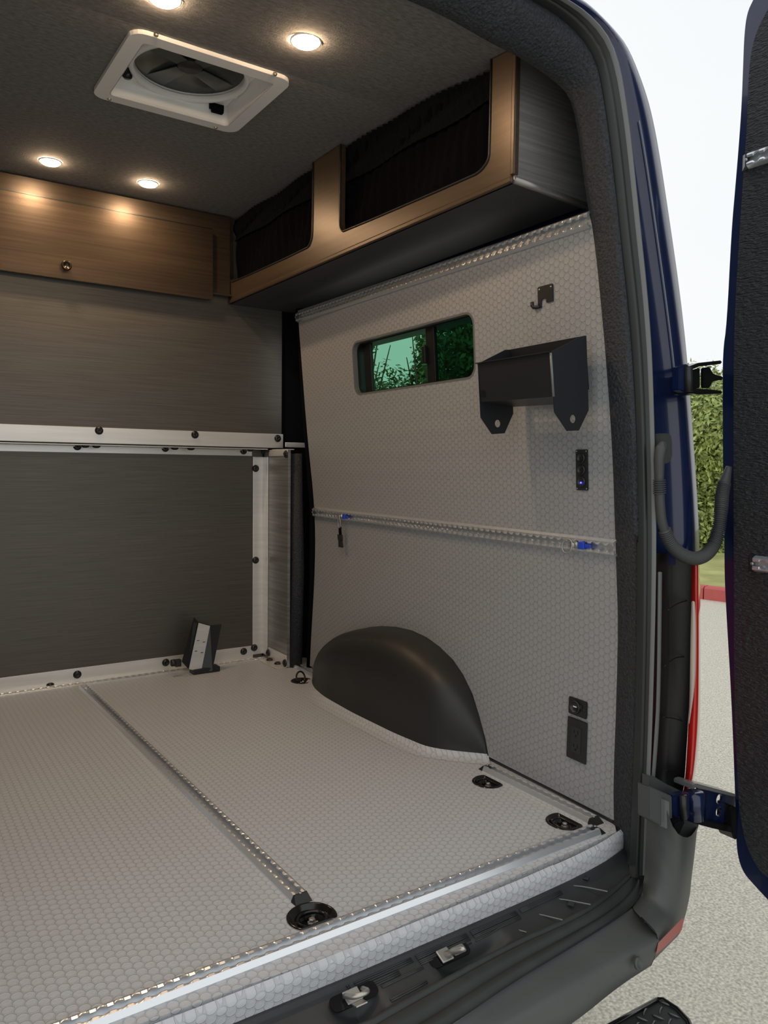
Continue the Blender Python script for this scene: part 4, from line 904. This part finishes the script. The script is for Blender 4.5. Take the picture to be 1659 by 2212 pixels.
# ================================================================ HINGES
def plate_box(nm, pts, d, mt, par, bev=.002): return prism(nm, pts, (0, d, 0), mt, par, bev)
h1 = thing('door_hinge', (1.6, 1.06, 1.02), 'upper black door hinge in front of the hedge', 'hinge', 'rear door hinges')
plate_box('hinge_block', [(1.476, 1.05, 1.044), (1.502, 1.05, 1.054), (1.515, 1.05, 1.046), (1.518, 1.05, 0.9983), (1.502, 1.05, 0.9911), (1.478, 1.05, 0.9957)], .02, M_blue, h1)
tube('hinge_pin', [(1.5, 1.045, 1.047), (1.504, 1.045, 0.993)], .009, M_blackpl, h1, 14)
plate_box('hinge_arm', [(1.528, 1.06, 1.052), (1.56, 1.06, 1.062), (1.647, 1.06, 1.075), (1.648, 1.06, 1.067), (1.564, 1.06, 1.054), (1.53, 1.06, 1.043)], .05, M_gloss, h1)
plate_box('hinge_arm', [(1.531, 1.06, 1.004), (1.567, 1.06, 1.005), (1.652, 1.06, 1.006), (1.656, 1.06, 0.9995), (1.56, 1.06, 0.9914), (1.536, 1.06, 0.993)], .05, M_gloss, h1)
plate_box('arm_web', [(1.548, 1.07, 1.045), (1.58, 1.07, 1.053), (1.583, 1.07, 1.008), (1.55, 1.07, 1.004)], .01, M_gloss, h1)
plate_box('arm_web', [(1.609, 1.08, 1.057), (1.632, 1.08, 1.061), (1.646, 1.08, 1.047), (1.673, 1.08, 1.043), (1.684, 1.08, 1.044), (1.685, 1.08, 1.033), (1.674, 1.08, 1.034), (1.647, 1.08, 1.028), (1.635, 1.08, 1.012), (1.612, 1.08, 1.011)], .01, M_gloss, h1)
adopt(h1)
h2 = thing('door_hinge', (1.6, 1.06, .05), 'lower black door hinge above the bumper corner', 'hinge', 'rear door hinges')
plate_box('hinge_block', [(1.435, 1, 0.1186), (1.453, 1, 0.1176), (1.493, 1, 0.1114), (1.496, 1, 0.0542), (1.473, 1, 0.0559), (1.437, 1, 0.073)], .02, M_blue, h2)
tube('hinge_pin', [(1.455, 0.99, 0.1197), (1.459, 0.99, 0.0673)], .008, M_blackpl, h2, 14)
tube('hinge_barrel', [(1.525, 1.01, 0.1025), (1.53, 1.01, 0.0418)], .020, M_blue, h2, 18)
plate_box('hinge_arm', [(1.532, 1.02, 0.1143), (1.549, 1.02, 0.1136), (1.706, 1.02, 0.0528), (1.706, 1.02, 0.0459), (1.548, 1.02, 0.1043), (1.532, 1.02, 0.1035)], .05, M_lip, h2)
plate_box('hinge_arm', [(1.526, 1.02, 0.0368), (1.586, 1.02, 0.0195), (1.692, 1.02, -0.0216), (1.704, 1.02, -0.0418), (1.617, 1.02, -0.0079), (1.544, 1.02, 0.0226)], .05, M_gloss, h2)
av = [(1.584, 1.04, 0.0879), (1.74, 1.04, 0.033), (1.737, 1.04, -0.0529), (1.617, 1.04, 0.0027), (1.588, 1.04, 0.0156)]
hs = [(1.67, 1.04, 0.0424), (1.67, 1.04, 0.012), (1.615, 1.04, 0.0398)]
sheet('arm_web', [(p[0], p[2]) for p in av], [circ(hs[0][0], hs[0][2], .012, 16), circ(hs[1][0], hs[1][2], .012, 16), [(hs[2][0] - .003, hs[2][2] - .030), (hs[2][0] + .003, hs[2][2] - .030), (hs[2][0] + .003, hs[2][2] + .030), (hs[2][0] - .003, hs[2][2] + .030)]], lambda u, v: (u, 1.04, v), (0, .006, 0), M_blue, h2)
plate_box('door_bracket', [(1.692, 1.02, 0.029), (1.712, 1.02, 0.0186), (1.717, 1.02, -0.0623), (1.705, 1.02, -0.0557), (1.692, 1.02, -0.0331)], .04, M_gloss, h2)
plate_box('rubber_stop', [(1.417, 0.985, 0.0698), (1.437, 0.985, 0.0727), (1.46, 0.985, 0.0628), (1.442, 0.985, 0.0388), (1.423, 0.985, 0.0428), (1.416, 0.985, 0.0528)], .03, M_curtain, h2, .003)
adopt(h2)

# ================================================================ CORRUGATED CABLE HOSE
hp = [(1.42, 1.045, 0.8805), (1.409, 1.045, 0.8507), (1.41, 1.045, 0.826), (1.413, 1.045, 0.7766), (1.42, 1.045, 0.7268), (1.43, 1.045, 0.6965), (1.456, 1.045, 0.6602), (1.495, 1.045, 0.6348), (1.541, 1.045, 0.6219), (1.581, 1.045, 0.6249), (1.615, 1.045, 0.6444), (1.634, 1.045, 0.6789), (1.642, 1.045, 0.7322)] + [(1.667, 1.06, .775), (1.690, 1.06, .83)]
hp = smoothline(hp); hp = resample(hp, 170)
hs_ = thing('cable_hose', (1.5, 1.05, .7), 'looped grey corrugated cable hose between the corner post and open door', 'hose')
tl_ = len(hp)
def seg(a, b): return hp[int(a * tl_):int(b * tl_) + 1]
s1 = seg(0, .145)
tube('boot', s1, [(.006 + .007 * min(1, i / 4)) - .0035 * (i / len(s1)) for i in range(len(s1))], M_hose, hs_, 14)
s2 = resample(seg(.14, .93), 520)
tube('corrugated_tube', s2, [(.0105 + .02 * (1e-3 * i / 5.2) * .3 if 34 < i < 120 else .0118 + .0020 * min(1, i / 250)) + (0 if 34 < i < 120 else .0017 * (1, 1, -1, -1.2, -1)[i % 5]) for i in range(len(s2))], M_hose, hs_, 14)
e_ = seg(.92, 1)
tube('boot', e_, [.0145 - .008 * (i / len(e_)) for i in range(len(e_))], M_hose, hs_, 14)
prism('grommet', [(p[0], 1.075, p[2]) for p in [(1.423, 1.062, 0.8958), (1.436, 1.062, 0.9002), (1.455, 1.062, 0.9009), (1.466, 1.062, 0.8962), (1.47, 1.062, 0.8822), (1.472, 1.062, 0.8519), (1.465, 1.062, 0.8386), (1.452, 1.062, 0.8344), (1.43, 1.062, 0.8341)]], (0, -.018, 0), M_hose, hs_, .002)
adopt(hs_)

# ================================================================ OUTSIDE
GZ = -.68
grd = me('ground', [(-14, -6, GZ), (16, -6, GZ), (16, 30, GZ), (-14, 30, GZ)], [(0, 1, 2, 3)], M_asph); tag(grd, 'pale speckled asphalt of the parking lot', None, None, 'structure')
# step plate standing at the hitch
P_ = [(1.423, 1.01, -0.34), (1.444, 0.9711, -0.34), (1.417, 0.9062, -0.34)] + [(1.36, .80, -.34), (1.10, .80, -.34), (1.06, .99, -.34)] + [(1.283, 1.014, -0.34)]
P_ = [(1.421, 1.012, -0.34), (1.43, 1.006, -0.34), (1.431, 0.9739, -0.34), (1.42, 0.9378, -0.34), (1.401, 0.9085, -0.34)] + [(1.34, .62, -.34), (.95, .62, -.34), (.95, 1.10, -.34)]
c0 = Vector([(1.421, 1.006, -0.34)][0])
P_ = [(1.42, 1.012, -0.34), (1.43, 1.006, -0.34), (1.431, 0.9711, -0.34), (1.419, 0.9351, -0.34), (1.39, 0.9005, -0.34), (1.27, 0.849, -0.34), (1.143, 0.9315, -0.34), (1.156, 1.019, -0.34), (1.28, 1.016, -0.34)]
hst = thing('step_plate', (1.3, .9, -.34), 'black diamond plate step jutting out at the bottom edge of the picture', 'step')
prism('plate', P_, (0, 0, -.006), M_step, hst, .001); 
tube('plate_edge', list(P_) + [P_[0]], .006, M_gloss, hst, 8)
cxp = sum((Vector(p) for p in P_), Vector()) / len(P_)
ug = Vector((math.cos(.35), math.sin(.35), 0)); vg = Vector((-ug.y, ug.x, 0))
pl2 = [(p[0], p[1]) for p in P_]
def inpoly(p, poly):
    c = False; n = len(poly)
    for i in range(n):
        x1, y1 = poly[i]; x2, y2 = poly[(i + 1) % n]
        if (y1 > p[1]) != (y2 > p[1]) and p[0] < (x2 - x1) * (p[1] - y1) / (y2 - y1) + x1: c = not c
    return c
for i in range(-7, 8):
    for j in range(-7, 8):
        c = cxp + ug * (i * .026) + vg * (j * .026); d = (ug if (i + j) % 2 else vg); s_ = vg if (i + j) % 2 else -ug
        e0 = c - d * .013; e1_ = c + d * .013
        if not (inpoly(e0, pl2) and inpoly(e1_, pl2)): continue
        q = [e0 + Vector((0, 0, .0005)), c - d * .006 + s_ * .0022 + Vector((0, 0, .002)), c + d * .006 + s_ * .0022 + Vector((0, 0, .002)), e1_ + Vector((0, 0, .0005))]
        tube('tread_bar', q, [.0005, .0018, .0018, .0005], M_lip, hst, 5)
box('support_arm', (1.20, .95, -.39), (.06, .45, .06), M_step, hst, bev=.004)
box('support_post', (1.20, 1.2, -.52), (.06, .06, .31), M_step, hst, bev=.004)
adopt(hst)
# curb, grass
az = math.radians(56.3); dv = Vector((math.sin(az), math.cos(az), 0)); sv = Vector((math.cos(az), -math.sin(az), 0))
ka = Vector([(8.112, 5.386, -0.68)][0]); kb_ = Vector([(8.172, 5.1, -0.68)][0]); kd = (kb_ - ka).normalized(); kn_ = Vector((-kd.y, kd.x, 0))
if kn_.dot(dv) < 0: kn_ = -kn_
cb_ = thing('curb', ka, 'red painted concrete curb between the asphalt and the grass', 'curb')
for i in range(-4, 5):
    a = ka + kd * (i * 3.0 + .04); pr_ = [a, a + kn_ * -.0 + Vector((0, 0, .13)), a + kn_ * .03 + Vector((0, 0, .15)), a + kn_ * .16 + Vector((0, 0, .15)), a + kn_ * .16]
    prism('curb_stone', pr_, kd * 2.985, M_curb, cb_)
adopt(cb_)
ga = ka + kn_ * .15
gp = [ga - kd * 16, ga + kd * 16, ga + kd * 16 + kn_ * 22, ga - kd * 16 + kn_ * 22]
gr = me('lawn', [p + Vector((0, 0, .14)) for p in gp], [(0, 1, 2, 3)], M_grass); tag(gr, 'dry green grass strip behind the red curb', 'grass', None, 'stuff')

def plant(name, x, y, z0, cr, ch, trunk, nleaf, mt, lab, cat, leaf=.07, grp='trees and shrubs behind the lawn', seed=1, lobes=9):
    rr = random.Random(seed); o = thing(name, (x, y, z0), lab, cat, grp)
    tube('trunk', [(0, 0, -.05), (.05, .02, trunk * .5), (0, .05, trunk + ch * .5)], [.10, .08, .03], M_bark, o, 8)
    for k in range(5):
        a = rr.uniform(0, 6.28); tube('branch', [(0, 0, trunk * .8), (math.cos(a) * cr * .4, math.sin(a) * cr * .4, trunk + ch * .45), (math.cos(a) * cr * .8, math.sin(a) * cr * .8, trunk + ch * rr.uniform(.6, .95))], [.04, .025, .008], M_bark, o, 6)
    L_ = []
    for k in range(6 if grp and trunk < 0.06 else 0):
        a = rr.uniform(0, 6.28); L_.append((math.cos(a) * cr * .5, math.sin(a) * cr * .5, ch * .12, .42))
    for k in range(lobes):
        a = rr.uniform(0, 6.28); q = rr.uniform(.2, .62); L_.append((math.cos(a) * cr * q, math.sin(a) * cr * q, trunk + ch * rr.uniform(.18, .82), rr.uniform(.32, .5)))
    L_.append((0, 0, trunk + ch * .5, .62))
    vs = []; fs = []
    for k in range(nleaf):
        lx, ly, lz, ls = rr.choice(L_); d = Vector((rr.gauss(0, 1), rr.gauss(0, 1), rr.gauss(0, 1))).normalized(); rad = ls * (rr.random() ** .28) * rr.uniform(.85, 1.12)
        c = Vector((lx + d.x * cr * rad, ly + d.y * cr * rad, max(.05, lz + d.z * ch * .55 * rad)))
        n = (d + Vector((rr.gauss(0, .5), rr.gauss(0, .5), rr.gauss(.4, .5)))).normalized(); t1_ = n.cross(Vector((rr.gauss(0, 1), rr.gauss(0, 1), rr.gauss(0, 1)))).normalized(); t2_ = n.cross(t1_); s = leaf * rr.uniform(.6, 1.25)
        b = len(vs); vs += [c - t1_ * s, c - t2_ * s * .42 + n * s * .1, c + t1_ * s, c + t2_ * s * .42 + n * s * .1]; fs += [(b, b + 1, b + 2), (b, b + 2, b + 3)]
    cr_o = me('crown', vs, fs, mt, o); cr_o['kind'] = 'stuff'
    return o
def pol(azd, dist): a = math.radians(azd); return math.sin(a) * dist, math.cos(a) * dist
for i, (a, d, cr1, ch1, tr1, mt, lf, lab) in enumerate((
    (57.2, 15.4, 1.75, 3.45, -.25, M_leaf1, .052, 'tall bright green hedge shrub between the van corner and the open door'),
    (71.5, 15.6, 1.5, 3.2, -.2, M_leaf1, .085, 'green hedge shrub hidden behind the open door'),
    (31.2, 14.5, 1.0, 4.3, .1, M_leaf2, .065, 'leafy tree at the front end of the side window'),
    (34.4, 17.5, 1.3, 3.75, -.2, M_leaf2, .065, 'low round shrub under the pale sky in the side window'),
    (37.0, 14.5, .55, 4.5, .5, M_leaf2, .07, 'thin tree seen beside the centre bar of the side window'),
    (40.6, 16.0, 1.25, 5.3, .1, M_leaf2, .08, 'dense dark tree filling the back pane of the side window'),
    (50.0, 17.5, 1.4, 4.0, .2, M_leaf2, .10, 'dark tree hidden behind the van wall'),
    )):
    x, y = pol(a, d); plant('tree' if tr1 > 0 else 'shrub', x, y, GZ + .13, cr1, ch1, max(0.05, tr1), (42000, 5000, 8000, 9000, 3600, 14000, 5000)[i], mt, lab, 'tree' if tr1 > 0 else 'shrub', lf, seed=i + 3)
